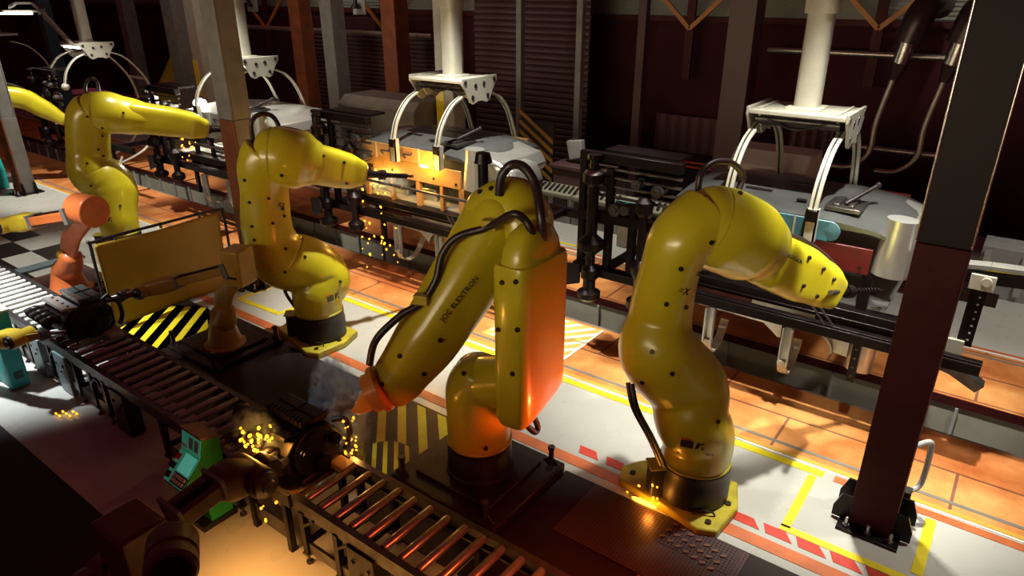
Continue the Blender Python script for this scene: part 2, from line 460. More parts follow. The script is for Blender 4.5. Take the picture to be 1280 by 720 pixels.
# black and grey checker plates far left
k = 0
for i, x in enumerate((-18.9, -17.95, -17.0, -16.05)):
    for j, y in enumerate((4.25, 4.8, 5.35)):
        if (i + j) % 2 == 0 and y < 5.2:
            b = MB(); b.span((x, y, 0), (x + .95, y + .55, .008)); struct('floor_%03d' % (20 + k), b, mat('black_tile', (.008, .005, .005), .4)); k += 1
b = MB(); b.span((-19, 3.6, 0), (-13.4, 4.25, .006)); struct('floor_030', b, mat('black_tile', (.008, .005, .005), .4))
b = MB(); b.span((-15.05, 3.7, 0), (-14.75, 5.3, .05)); tag(obj('floor_beam', b, mat('blue_grey_steel', (.13, .19, .21), .4, noise=.2), bevel=.006), 'blue-grey steel strip across the floor beside the far conveyor end', 'floor beam')

# hatched floor panels
HATCH = wave_mat('hazard_hatch', (.70, .55, .03), (.055, .06, .07), 2.0, (0, 0, 0))
def hatch_panel(name, label, pts, ang, pitch=.25, w=.11, z=.02, m_bg=None, m_st=None):
    root = thing(name, label, 'hazard plate', (sum(p[0] for p in pts) / len(pts), sum(p[1] for p in pts) / len(pts), 0))
    b = MB(); b.quad([(x, y, 0) for x, y in pts], z); obj('base_plate', b, m_bg or mat('plate_grey', (.07, .075, .085), .45, noise=.2), root)
    d = V((math.cos(ang), math.sin(ang))); n = V((-d.y, d.x))
    P2 = [V((x, y)) for x, y in pts]; cen = sum(P2, V((0, 0))) / len(P2)
    ins = [cen + (p - cen) * .95 for p in P2]
    offs = [n.dot(p) for p in ins]; o = min(offs) + .03
    while o < max(offs):
        poly = ins
        for sgn, lim in ((1, o), (-1, o + w)):
            out = []
            for i in range(len(poly)):
                a = poly[i]; c = poly[(i + 1) % len(poly)]; da = sgn * (n.dot(a) - lim); dc = sgn * (n.dot(c) - lim)
                if da >= 0: out.append(a)
                if (da >= 0) != (dc >= 0): out.append(a + (c - a) * (da / (da - dc)))
            poly = out
            if len(poly) < 3: break
        if len(poly) >= 3:
            b = MB(); b.quad([(p.x, p.y, z) for p in poly], .003); obj('white_stripe' if m_st else 'yellow_stripe', b, m_st or YTAPE, root)
        o += pitch
    return root
hatch_panel('hazard_plate', 'grey floor plate with yellow diagonal stripes below the mustard screen', [(-10.95, 4.12), (-11.3, 5.0), (-10.55, 5.45), (-9.72, 5.0), (-9.72, 4.05), (-10.6, 3.75)], math.radians(131), .27, .11)
hatch_panel('hazard_plate', 'dark floor plate with broad yellow stripes beside the plinth of the centre robot', [(-6.4, 4.9), (-5.75, 5.42), (-5.0, 5.42), (-4.78, 5.2), (-4.78, 4.4), (-5.6, 3.7), (-6.1, 3.7)], math.radians(135), .25, .105, m_bg=PLD)
hatch_panel('hazard_plate', 'small hexagonal plate with narrow yellow stripes next to the conveyor', [(-5.42, 4.40), (-5.25, 4.62), (-5.0, 4.66), (-4.78, 4.5), (-4.78, 4.12), (-5.2, 4.05)], math.radians(135), .125, .05, z=.05, m_bg=BLK)

deck_pts = rect(-6.2, -4.68, 7.5, 8.7)
hatch_panel('hazard_plate', 'yellow plate with white stripes set in the orange deck beside the centre robot', deck_pts, math.radians(50), .19, .075, z=.006, m_st=WTAPE, m_bg=mat('deck_yellow', (.68, .48, .12), .4))
b = MB(); b.span((-4.72, 7.5, .002), (-4.68, 8.7, .012)); tag(obj('deck_line', b, WTAPE), 'white line closing the striped yellow plate on the orange deck', 'floor marking')
# plinths
def plinth(name, label, cx, cy, sx, sy, h, studs, m=PLD):
    root = thing(name, label, 'plinth', (cx, cy, .02))
    b = MB(); b.box((cx, cy, .02 + h / 2), (sx, sy, h)); obj('slab', b, m, root, bevel=.02)
    b = MB(); b.box((cx, cy, .02 + h + .02), (sx * .72, sy * .72, .04)); obj('top_plate', b, m, root, bevel=.01)
    for x, y in studs:
        b = MB(); b.prism([(-.13, -.02), (0, -.02), (0, .1)], (x, y - .008, .02 + h), (1, 0, 0), (0, 0, 1), (0, .016, 0)); b.prism([(.0, -.02), (.13, -.02), (0, .1)], (x, y - .008, .02 + h), (1, 0, 0), (0, 0, 1), (0, .016, 0))
        b.cyl((x, y, .02 + h), (x, y, .2 + h), .03, n=14); b.cyl((x, y, .2 + h), (x, y, .24 + h), .042, n=6)
        obj('anchor_stud', b, DSTEEL, root)
    return root
plinth('steel_plinth', 'dark square steel plinth with upright anchor studs under the centre robot', -4.0, 4.74, 1.42, 1.3, .12, [(-4.62, 4.18), (-3.42, 5.3), (-3.45, 4.16), (-4.6, 5.3)])
plinth('steel_plinth', 'dark plinth with a stud under the ochre robot beside the mustard screen', -9.05, 4.85, 1.25, 1.2, .06, [(-8.5, 5.35), (-9.6, 4.33), (-8.5, 4.33)])
plinth('steel_plinth', 'dark plinth with red studs under the orange robot at far left', -13.45, 4.4, 1.5, 1.3, .06, [(-14.1, 3.85), (-13.7, 3.8)], m=mat('plate_rose', (.12, .05, .05), .4, metal=.3))

# ================================================================== COLUMNS
def column(name, label, cx, y0, splice, low_m, up_m, top=9., w=.4, dpt=.36, detail=True, yellow=None):
    root = thing(name, label, 'column', (cx, y0 + dpt / 2, 0))
    fm = low_m if isinstance(low_m, tuple) else (low_m, low_m)
    def hbeam(b, z0, z1):
        t = .035
        b.m = 0; b.span((cx - w / 2, y0, z0), (cx + w / 2, y0 + t, z1)); b.m = 1; b.span((cx - w / 2, y0 + dpt - t, z0), (cx + w / 2, y0 + dpt, z1))
        b.span((cx + w / 2 - t, y0 + t, z0), (cx + w / 2, y0 + dpt - t, z1)); b.span((cx - w / 2, y0 + t, z0), (cx - w / 2 + t, y0 + dpt - t, z1))
        return b
    if splice:
        obj('lower_shaft', hbeam(MB(), .03, splice), fm, root, bevel=.008)
        obj('upper_shaft', hbeam(MB(), splice + .006, top), up_m, root, bevel=.008)
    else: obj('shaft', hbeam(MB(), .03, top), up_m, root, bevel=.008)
    if yellow:
        b = MB(); b.span((cx - w / 2 - .004, y0 - .012, yellow[0]), (cx - w / 2 + w * .45, y0 - .001, yellow[1])); obj('yellow_band', b, YTAPE, root)
    if detail:
        b = MB(); b.box((cx, y0 + dpt / 2, .015), (w + .16, dpt + .3, .03)); obj('base_plate', b, BLKM, root, bevel=.005)
        for sx in (-1, 1):
            b = MB()
            for yy in (y0 + .02, y0 + dpt - .05):
                b.prism([(0, 0), (.16, 0), (.16, .12), (.1, .28), (0, .28)] if sx > 0 else [(0, 0), (0, .28), (-.1, .28), (-.16, .12), (-.16, 0)], (cx + sx * w / 2, yy, .03), (1, 0, 0), (0, 0, 1), (0, .03, 0))
            obj('gusset', b, BLKM, root)
        for x in (-.2, 0, .2):
            b = MB(); yy = y0 - .08; b.cyl((cx + x, yy, .03), (cx + x, yy, .055), .035, n=6); b.cyl((cx + x, yy, .055), (cx + x, yy, .12), .018, n=10); b.ball((cx + x, yy, .125), .018, 10)
            obj('anchor_bolt', b, STEEL, root)
    return root
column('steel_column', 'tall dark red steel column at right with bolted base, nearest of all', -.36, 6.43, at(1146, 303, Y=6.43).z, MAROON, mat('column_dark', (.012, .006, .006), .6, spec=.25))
column('steel_column', 'grey steel column with brown lower shaft beside the second yellow robot', -10.715, 6.43, at(282, 150, Y=6.43).z, (BROWN, GREYP), GREYP)
column('steel_column', 'grey steel column with brown side at the far left edge beside a turquoise box', -21.1, 6.43, 2.0, (BROWN, GREYP), GREYP)
near_col = [o for o in bpy.data.objects if o.get('label', '').startswith('tall dark red steel column')][0]
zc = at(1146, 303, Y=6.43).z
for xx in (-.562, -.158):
    b = MB(); b.cyl((xx, 6.43, zc + .02), (xx, 6.43, 9), .010, n=12); obj('corner_trim', b, mat('trim_bright', (.75, .74, .68), .25, metal=1), near_col)  # added bars standing for the light catching the column edges
# bracket with a handle on the nearest column
rootc = thing('column_handle', 'slim grey pull-up bracket on the deck side of the nearest column', 'handle', (-.12, 6.95, .3))
b = MB(); b.tube([(-.17, 6.85, .88), (-.08, 6.92, .92), (-.05, 6.96, .82), (-.05, 6.98, .4), (-.12, 6.9, .32)], .028); obj('bow', b, LGREY, rootc)
b = MB(); b.span((-.20, 6.78, .26), (-.10, 6.90, .36)); obj('clamp', b, DSTEEL, rootc)
# columns of the far row
for px, lab, yb in ((552, 'pale grey far-row column with a yellow band behind the second car shell', (2.0, 3.0)), (237, 'pale grey far-row column with a yellow band behind the weld flash', (1.9, 2.97))):
    q = at(px, 20, Y=12.1)
    column('steel_column', lab, q.x, 12.1, None, None, WHITE, w=.52, dpt=.4, detail=False, yellow=yb)
q = at(190, 20, Y=12.1)
column('steel_column', 'broad grey column at upper left between two gripper stations', at(190, 20, Y=11.9).x, 12.4, None, None, GREYP, w=.62, dpt=.5, detail=False)
for px, yy, w, mm, lab in ((487, 14.6, .55, BROWN, 'red-brown background column left of the second gripper'), (372, 14.6, .5, BROWN, 'red-brown background column behind the third gripper plate'),
                      (411, 14.2, .5, GREYP, 'dim grey background column between the two red-brown ones'), (160, 14.5, .5, GREYP, 'dim grey column in the back behind the far gripper'), (60, 13.5, .45, TEALW, 'blue-grey background column at upper left'),
                      (723, 14.6, .16, GREYP, 'thin grey post in the dark middle of the background'), (648, 14.9, .16, GREYP, 'thin dark post beside the roller shutter'),
                      (923, 14.8, .55, mat('column_deep', (.07, .03, .03), .5), 'very dark background column left of the nearest gripper mast'), (800, 15.4, .2, mat('column_deep', (.07, .03, .03), .5), 'thin dark red post before the far panels'),
                      (1262, 13.0, .3, mat('column_deep', (.07, .03, .03), .5), 'dark column at the upper right edge of the hall')):
    q = at(px, 60, Y=yy); column('steel_column', lab, q.x, yy, None, None, mm, w=w, dpt=w, detail=False, top=8.5)

# ================================================================== BACK WALL
YW = 17.6
CORR = wave_mat('corrugated', (.045, .030, .030), (.08, .055, .052), 3.0, (0, PI / 2, 0), .5, False)
b = MB(); b.span((-42, YW, 0), (6, YW + .2, 4.35)); struct('wall_back', b, mat('wall_dark', (.05, .010, .014), .8, spec=.2, noise=.3, nscale=.6))
b = MB(); b.span((-42, YW, 5.6), (6, YW + .2, 9)); struct('wall_back_upper', b, mat('wall_dark', (.030, .014, .014), .6))
b = MB(); b.span((-42, YW, 4.35), (6, YW + .2, 5.6))
struct('wall_back_cladding', b, mat('cladding', (.20, .20, .17), .55, noise=.15))
b = MB(); b.span((-42.3, -1.5, 0), (-42, 22, 9)); struct('wall_left', b, mat('wall_dark', (.030, .014, .014), .6))
# horizontal cladding ribs and girt
for i in range(14):
    b = MB(); b.span((-42, YW - .03, 4.38 + i * .09), (6, YW - .001, 4.42 + i * .09)); struct('trim_%d' % (60 + i), b, mat('cladding', (.20, .20, .17), .55))
b = MB(); b.span((-42, YW - .12, 4.22), (6, YW - .031, 4.34)); struct('trim_80', b, MAROON)
def corrug(name, label, x0, x1, y, z0, z1, pitch, m, horizontal=True):
    b = MB(); n = int((z1 - z0) / pitch) if horizontal else int((x1 - x0) / pitch)
    for i in range(n):
        if horizontal:
            z = z0 + i * pitch; b.prism([(0, 0), (.05, pitch * .3), (.05, pitch * .7), (0, pitch)], (x0, y, z), (0, -1, 0), (0, 0, 1), (x1 - x0, 0, 0))
        else:
            x = x0 + i * pitch; b.prism([(0, 0), (pitch * .3, .05), (pitch * .7, .05), (pitch, 0)], (x, y, z0), (1, 0, 0), (0, -1, 0), (0, 0, z1 - z0))
    b.span((x0, y, z0), (x1, y + .05, z1))
    return tag(obj(name, b, m), label, 'shutter')
corrug('roller_shutter', 'large dark red roller shutter behind the second gripper', -13.4, -9.6, 16.2, 0, 8, .16, mat('shutter_red', (.05, .018, .021), .6))
corrug('roller_shutter', 'dark ribbed shutter between the red-brown columns', -21.5, -14.9, 16.4, 0, 3.7, .13, mat('shutter_dim', (.05, .02, .022), .6))
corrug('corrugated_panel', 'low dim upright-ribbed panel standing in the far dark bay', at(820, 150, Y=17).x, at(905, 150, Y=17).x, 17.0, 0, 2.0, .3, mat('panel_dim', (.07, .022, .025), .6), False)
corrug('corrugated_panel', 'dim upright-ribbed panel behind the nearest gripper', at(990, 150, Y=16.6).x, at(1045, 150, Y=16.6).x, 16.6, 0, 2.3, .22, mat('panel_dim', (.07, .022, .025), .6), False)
# hazard board
root = thing('hazard_board', 'standing board with dark yellow and black diagonal stripes in the background', 'hazard board', (-9.75, 14.0, .0))
b = MB(); b.span((-10.25, 14.0, .0), (-9.2, 14.05, 2.05)); obj('board', b, BLK, root)
for i in range(9):
    z = .25 + i * .24
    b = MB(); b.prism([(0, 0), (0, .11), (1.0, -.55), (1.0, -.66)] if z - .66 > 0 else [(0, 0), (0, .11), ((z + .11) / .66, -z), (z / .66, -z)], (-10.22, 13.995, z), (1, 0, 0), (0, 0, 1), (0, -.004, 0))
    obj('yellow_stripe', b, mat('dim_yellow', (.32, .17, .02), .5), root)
# pipes
def pipe(name, label, pts, r, m, rings=0, smooth=True):
    root = thing(name, label, 'pipe', pts[0]); b = MB(); b.tube(pts, r, 14, smooth=smooth); obj('tube', b, m, root)
    if rings:
        p0, p1 = V(pts[0]), V(pts[-1])
        for i in range(rings):
            p = p0.lerp(p1, (i + .5) / rings); d = (p1 - p0).normalized() * .03; b = MB(); b.cyl(p - d, p + d, r * 1.12, n=14); obj('collar', b, m, root)
    return root
PIPE = mat('pipe_metal', (.42, .40, .36), .35, metal=.9)
a, c = at(960, 62, Y=16.5), at(1192, 72, Y=16.5)
pipe('ribbed_pipe', 'long ribbed pipe high on the back wall at right', [(a.x, 16.5, a.z), (c.x, 16.5, a.z)], .055, PIPE, 36, False)
a, c = at(1060, 182, Y=16.5), at(1170, 194, Y=16.5)
pipe('ribbed_pipe', 'lower ribbed pipe on the back wall behind the nearest gripper', [(a.x, 16.5, a.z), (c.x, 16.5, a.z)], .06, PIPE, 16, False)
a, c = at(300, 33, Y=16.0), at(540, 41, Y=16.0)
pipe('ribbed_pipe', 'thin steel pipe running behind the red-brown columns', [(a.x, 16.0, a.z), (c.x, 16.0, a.z)], .07, PIPE, 8, False)
def duct(px, label):
    a = at(px, 22, Y=15.8); root = thing('bent_duct', label, 'duct', a)
    x, z = a.x, a.z
    b = MB(); b.tube([(x + .15, 16.9, z + .2), (x + .1, 16.3, z + .25), (x, 15.85, z + .05), (x - .12, 15.8, z - .45)], .26, 20); obj('elbow', b, mat('duct_dark', (.05, .03, .03), .35, metal=.5), root)
    b = MB(); b.cyl((x - .12, 15.8, z - .42), (x - .18, 15.8, z - .85), .15, n=20); obj('sleeve', b, STEEL, root, label='bright steel sleeve')
    b = MB(); b.cyl((x - .18, 15.8, z - .83), (x - .24, 15.8, z - 1.15), .17, .08, n=20); obj('reducer', b, mat('duct_dark', (.05, .03, .03), .35), root)
    b = MB(); b.tube([(x - .24, 15.8, z - 1.15), (x - .38, 15.8, z - 2.0), (x - .4, 15.8, z - 2.6), (x - .7, 15.85, z - 2.95), (x - 1.1, 15.9, z - 3.0)], .06, 12); obj('hose', b, PIPE, root)
    return root
duct(1150, 'dark bent duct with a bright sleeve and hose on the back wall at right')
duct(1218, 'second dark bent duct half hidden behind the nearest column')
# trusses
def truss(name, label, px, span=1.3, y=16.9):
    a = at(px, 36, Y=y); root = thing(name, label, 'truss brace', (a.x, y, a.z))
    for sx in (-1, 1):
        b = MB(); b.bar((a.x, y, a.z), (a.x + sx * span, y, a.z + 1.2), .1, .07, (0, 1, 0)); obj('brace', b, STRUSS, root)
    b = MB(); b.span((a.x - .1, y, a.z - 1.2), (a.x + .1, y + .1, a.z + 1.2)); obj('hanger', b, MAROON, root)
truss('truss_brace', 'orange truss diagonals meeting under the cladding at upper right', 1098)
truss('truss_brace', 'dim truss diagonals above the dark middle bay', 862)
truss('truss_brace', 'orange truss diagonals above the pipe left of the second gripper', 479)
truss('truss_brace', 'orange truss diagonals at the top behind the third gripper', 333)
for px, lab in ((507, 'black bell lamp hanging on a pale plate at the top'), (447, 'black bell lamp on a pale wall plate between the columns')):
    pass
def bell(px, py, lab):
    a = at(px, py, Y=16.8); root = thing('bell_lamp', lab, 'wall lamp', a)
    b = MB(); b.span((a.x - .3, 16.85, a.z - .3), (a.x + .3, 16.9, a.z + .35)); obj('plate', b, LGREY, root)
    b = MB(); b.lathe([(.02, .25), (.06, .2), (.08, .05), (.17, -.08), (.18, -.12)], (a.x, 16.7, a.z)); obj('shade', b, BLK, root)
bell(447, 6, 'black bell lamp on a pale wall plate between two columns'); bell(313, 4, 'black bell lamp on a pale wall plate above the third gripper')

# cabinets behind the decks
def cabinet(x0, x1, lab, y0=12.95):
    root = thing('floor_cabinet', lab, 'cabinet', ((x0 + x1) / 2, y0 + .3, 0), 'low grey cabinets along the far aisle')
    b = MB(); b.span((x0, y0, 0), (x1, y0 + .7, .62)); obj('body', b, mat('cabinet_grey', (.30, .31, .30), .5, noise=.15), root, bevel=.01)
    b = MB(); b.span((x0, y0 - .04, .62), (x1, y0 + .75, .68)); obj('top', b, mat('cabinet_top', (.30, .29, .22), .5), root, bevel=.01)
    w = (x1 - x0) / 2
    for i in range(2):
        b = MB(); b.span((x0 + i * w + .06, y0 - .02, .22), (x0 + i * w + w - .08, y0 - .001, .56)); d = obj('door', b, BLK, root)
        b = MB(); b.span((x0 + i * w + .08, y0 - .03, .36), (x0 + i * w + w - .1, y0 - .021, .40)); obj('stripe', b, YTAPE, d)
    for i in range(8):
        b = MB(); b.box((x0 + (i + .5) * (x1 - x0) / 8, y0 + .35, .70), (.05, .55, .03), .35); obj('vent_rib', b, BLK, root)
xs = [-10.2, -9.1, -8.0, -6.9, -5.8, -4.7]
for i in range(5):
    cabinet(xs[i] + .02, xs[i + 1] - .02, ['leftmost low grey cabinet of the far aisle row', 'low grey cabinet right of the hazard board', 'low grey cabinet seen through the black carrier frame', 'low grey cabinet behind the black carrier frame', 'low grey cabinet hidden mostly behind the nearest robot arm'][i])
root = thing('floor_cabinet', 'pale cabinet with a yellow stripe at the far right edge', 'cabinet', (.9, 14.1, 0))
b = MB(); b.span((-.2, 13.9, 0), (2.2, 14.6, .9)); obj('body', b, mat('cabinet_grey', (.30, .31, .30), .5), root, bevel=.01)
b = MB(); b.span((-.1, 13.88, .45), (2.1, 13.899, .52)); obj('stripe', b, YTAPE, root)
for i in range(4):
    b = MB(); b.span((-.15 + i * .55, 13.86, .1), (-.05 + i * .55, 13.879, .85)); obj('post', b, LGREY, root)
# dark raised platforms with red stripes far behind
def redplat(x0, x1, y, z, lab):
    root = thing('striped_platform', lab, 'platform', ((x0 + x1) / 2, y, 0))
    b = MB(); b.span((x0, y, 0), (x1, y + .9, z)); obj('body', b, BLKM, root)
    for zz in (z - .02, z - .13):
        b = MB(); b.span((x0, y - .01, zz - .02), (x1, y - .001, zz + .02)); obj('red_stripe', b, RED, root)
redplat(-8.2, -5.3, 16.0, 1.1, 'long dark platform with twin red stripes in the far middle bay')
redplat(-3.9, -.9, 15.2, 1.15, 'long dark platform with twin red stripes behind the nearest car shell')
# machine in the dark bay
root = thing('bench_machine', 'dim workbench machine in the dark bay beside the hazard board', 'machine', (-8.2, 14.0, 0))
b = MB(); b.span((-9.0, 13.7, .0), (-7.8, 14.3, 1.05)); obj('cabinet', b, mat('machine_dim', (.09, .05, .05), .5), root, bevel=.02)
b = MB(); b.span((-9.1, 13.65, 1.05), (-7.6, 14.4, 1.13)); obj('worktop', b, mat('machine_dim', (.09, .05, .05), .5), root, bevel=.01)
b = MB(); b.prism([(0, 0), (.35, .1), (.3, .5), (-.1, .45)], (-8.75, 14.0, 1.2), (1, 0, 0), (0, 0, 1), (0, .2, 0)); obj('head', b, LGREY, root, bevel=.02)
b = MB(); b.tube([(-8.6, 14.1, 1.13), (-8.5, 14.1, 1.4), (-8.7, 14.1, 1.7)], .03); obj('stand', b, DSTEEL, root)
# large grey housings between grippers (behind line)
def housing(x0, x1, y0, y1, z0, z1, lab, m=GREYP):
    root = thing('duct_housing', lab, 'housing', ((x0 + x1) / 2, (y0 + y1) / 2, 0))
    b = MB(); b.prism([(0, 0), (y1 - y0, 0), (y1 - y0, z1 - z0), (.25, z1 - z0), (0, z1 - z0 - .2)], (x0, y0, z0), (0, 1, 0), (0, 0, 1), (x1 - x0, 0, 0)); obj('cover', b, m, root, bevel=.03)
    for x in (x0 + .15, x1 - .15):
        for y in (y0 + .15, y1 - .15):
            b = MB(); b.cyl((x, y, 0), (x, y, z0), .05, n=12); obj('leg', b, DSTEEL, root)
housing(-3.75, -2.55, 10.75, 11.6, 1.9, 2.66, 'white sloped machine cover behind the roof of the nearest car shell', m=mat('cover_white', (.55, .55, .52), .4))
housing(-13.9, -11.3, 11.4, 12.6, 1.75, 2.6, 'large sloped grey machine cover behind the third car shell')

# ================================================================== BIG YELLOW ROBOTS
def P(n):
    return at(n[0], n[1], X=n[2])
def text_decal(name, body, hit, px, py, px2, py2, size, parent, m=INK):
    "lettering stuck on a painted surface, running from one seen point towards another"
    q = hit(px, py); q2 = hit(px2, py2)
    if not q or not q2: return
    cu = bpy.data.curves.new(name, 'FONT'); cu.body = body; cu.size = size; cu.extrude = .002; cu.align_x = 'LEFT'
    to = bpy.data.objects.new('t', cu); COL.objects.link(to)
    dg = bpy.context.evaluated_depsgraph_get(); dg.update()
    me = bpy.data.meshes.new_from_object(to.evaluated_get(dg)); bpy.data.objects.remove(to)
    n = (q[1] + q2[1]).normalized(); x = (q2[0] - q[0]); x = (x - n * x.dot(n)).normalized(); y = n.cross(x)
    R = Matrix((x, y, n)).transposed()
    o = V(q[0]) + n * .012 - wpos(parent)
    for v in me.vertices: v.co = o + R @ v.co
    me.materials.clear(); me.materials.append(m)
    ob = bpy.data.objects.new(name, me); COL.objects.link(ob); ob.parent = parent
    return ob

def robot_base(root, bx, by, plate=True, ring_z=.1):
    if plate:
        b = MB(); poly = [(-.78, -.08), (-.70, -.30), (-.1, -.42), (.28, -.52), (.46, -.44), (.50, .02), (.36, .40), (-.34, .42), (-.66, .12)]
        b.prism(poly, (bx, by, .005), (1, 0, 0), (0, 1, 0), (0, 0, .10)); obj('base_plate', b, YELD, root, bevel=.02)
        for x, y in ((-.62, -.14), (.34, -.38), (.40, .0)):
            b = MB(); b.cyl((bx + x, by + y, .1), (bx + x, by + y, .125), .035, n=6); obj('bolt', b, BOLT, root)
        b = MB(); b.tube([(bx + .16, by - .36, .105), (bx + .2, by - .33, .15), (bx + .33, by - .27, .15), (bx + .36, by - .26, .105)], .01, 8); obj('lifting_eye', b, BLK, root)
    b = MB(); b.lathe([(.36, 0), (.375, .02), (.375, .26), (.36, .34), (.365, .36), (.365, .40)], (bx, by, ring_z), n=40); obj('base_ring', b, BLK, root)
    b = MB(); b.box((bx - .27, by - .28, ring_z + .2), (.2, .18, .34), .75); jb = obj('junction_box', b, BLK, root, bevel=.015)
    b = MB(); b.box((bx - .265, by - .285, ring_z + .385), (.24, .2, .025), .75); obj('cover_plate', b, YELD, jb, bevel=.005)

def yellow_robot(label, bx, by, tur, arm, elb, fore, loop, cab_low, fore_cab, tool_dir, bolt_px, arm_e=2.5, group=None):
    root = thing('industrial_robot', label, 'robot', (bx, by, 0), group)
    robot_base(root, bx, by)
    nodes = [((bx, by, .50), .345, .345), ((bx, by, .80), .355, .355)] + [(P(n), n[3], n[3]) for n in tur] + [(P(n), n[3], n[4]) for n in arm]
    rr = MB().loft_rings(nodes, 40, 8, up=(1, 0, 0), e=2.15, round_ends=(False, False)); kk = (2 + len(tur)) * 8
    b = MB(); b.rings(rr[:kk + 1]); turret = obj('turret', b, YEL, root, remesh=.02)
    b = MB(); b.lathe([(.35, 0), (.362, .01), (.362, .03), (.35, .04)], (bx, by, .50), n=40); obj('collar', b, YELD, root)
    b = MB(); b.rings(rr[kk - 1:]); la = obj('lower_arm', b, YEL, root, remesh=.02)
    b = MB(); b.loft([(P(n), n[3]) for n in elb], 36, 8, up=(0, 0, 1)); el = obj('elbow_housing', b, YEL, root, remesh=.02)
    # seam ring where the arm meets the elbow drum
    p0, p1 = P(elb[0]), P(elb[1]); d = (p1 - p0).normalized(); r0 = elb[0][3]
    b = MB(); b.lathe([(r0 * 1.0, 0), (r0 * 1.045, .008), (r0 * 1.045, .03), (r0 * 1.0, .04)], p0 + d * .02, d, 40); obj('seam_ring', b, YELD, root)
    b = MB(); b.loft([(P(n), n[3], n[4]) for n in fore], 32, 6, up=(0, 0, 1), e=5.0, round_ends=(True, True)); fa = obj('forearm', b, YEL, root, remesh=.016)
    p0, p1 = P(fore[-2]), P(fore[-1]); mid = p0.lerp(p1, .15); d = (p1 - p0).normalized()
    r1 = (fore[-2][3] * .85 + fore[-1][3] * .15)
    # cable loop, forearm hose, low cables
    b = MB(); b.tube([P(n) for n in loop], .032, 12); obj('cable_loop', b, CAB, root)
    b = MB(); q = P(loop[0]); b.cyl(q - V((0, 0, .12)), q + V((0, 0, .02)), .05); q = P(loop[-1]); b.cyl(q - V((0, 0, .12)), q + V((0, 0, .02)), .05); obj('cable_gland', b, BLK, root)
    for off in ((0, 0, 0), (.055, -.03, .02)):
        b = MB(); b.tube([P(n) + V(off) for n in cab_low], .024, 10); obj('supply_cable', b, CAB, root)
    b = MB(); b.tube([P(n) for n in fore_cab], .026, 10); obj('forearm_hose', b, CAB, root)
    # wrist tool
    e = P(fore[-1]); td = V(tool_dir).normalized(); st = e + d * fore[-1][3] * .5
    b = MB(); b.cyl(e + d * .02, st + d * .03, fore[-1][3] * .55, fore[-1][3] * .42, 20); w = obj('wrist_flange', b, BLKM, root)
    b = MB(); b.cyl(st, st + td * .25, .06, .05, 16); b.cyl(st + td * .22, st + td * .3, .075, .075, 16); b.cyl(st + td * .28, st + td * .75, .028, .02, 12)
    for i in range(8): b.cyl(st + td * (.34 + i * .045), st + td * (.36 + i * .045), .04, .04, 12)
    obj('weld_torch', b, BLKM, root)
    hit = caster([turret, la, el, fa])
    bolts(hit, bolt_px, root)
    return root, hit

R4, h4 = yellow_robot('nearest yellow robot arm on the right, in front of the dark red column', -2.0, 5.86,
    [(864, 522, -2.06, .36), (858, 482, -2.18, .395)],
    [(824, 440, -2.38, .38, .38), (826, 390, -2.42, .29, .30), (838, 335, -2.36, .265, .28), (854, 297, -2.29, .29, .30), (882, 277, -2.18, .33, .33)],
    [(880, 277, -2.19, .345), (903, 287, -2.06, .395), (929, 299, -1.93, .395), (948, 310, -1.83, .34)],
    [(955, 322, -1.82, .28, .28), (985, 336, -1.66, .29, .28), (1012, 349, -1.50, .25, .25), (1033, 362, -1.38, .19, .19)],
    [(872, 243, -2.35), (876, 218, -2.35), (892, 203, -2.3), (915, 204, -2.2), (928, 220, -2.15), (922, 240, -2.15)],
    [(785, 478, -2.45), (792, 510, -2.35), (812, 548, -2.25), (826, 580, -2.2)],
    [(978, 292, -1.72), (1003, 300, -1.58), (1032, 320, -1.42), (1051, 344, -1.28), (1050, 362, -1.24), (1038, 366, -1.24)],
    (.55, .8, -.12),
    [(889, 303), (851, 336), (873, 342), (833, 380), (857, 384), (815, 440), (840, 467), (803, 478), (897, 527), (925, 242), (1011, 322), (1029, 336), (1042, 349), (1004, 357), (1021, 370)])
text_decal('forearm_lettering', 'ELEXTRON', h4, 983, 321, 1003, 333, .055, R4)
text_decal('base_lettering', 'JOC ELEXTRON', h4, 846, 566, 884, 569, .05, R4)
text_decal('arm_mark', '=X', h4, 846, 366, 862, 369, .1, R4)
def logo(hit, root, px, py, k=1.0):
    q = hit(px, py)
    if not q: return
    n = q[1]; x = V((0, 0, 1)).cross(n).normalized(); y = n.cross(x); c = q[0] + n * .012
    def blk(mb, u0, v0, u1, v1): mb.prism([(u0 * k, v0 * k), (u1 * k, v0 * k), (u1 * k, v1 * k), (u0 * k, v1 * k)], c, x, y, n * .004)
    b = MB()
    for i in range(4): blk(b, -.10, -.04 + i * .022, .02, -.024 + i * .022)
    b.prism([(.04 * k, -.04 * k), (.06 * k, -.04 * k), (.085 * k, .01 * k), (.07 * k, .045 * k), (.05 * k, .02 * k)], c, x, y, n * .004)
    b.prism([(.08 * k, .03 * k), (.12 * k, .04 * k), (.12 * k, .025 * k), (.09 * k, .015 * k)], c, x, y, n * .004)
    b.prism([(.10 * k, -.04 * k), (.125 * k, -.04 * k), (.10 * k, .0)], c, x, y, n * .004)
    obj('logo', b, INK, root)
    b = MB(); blk(b, -.10, .05, .0, .064); obj('red_logo_bar', b, RED, root)
logo(h4, R4, 864, 555)

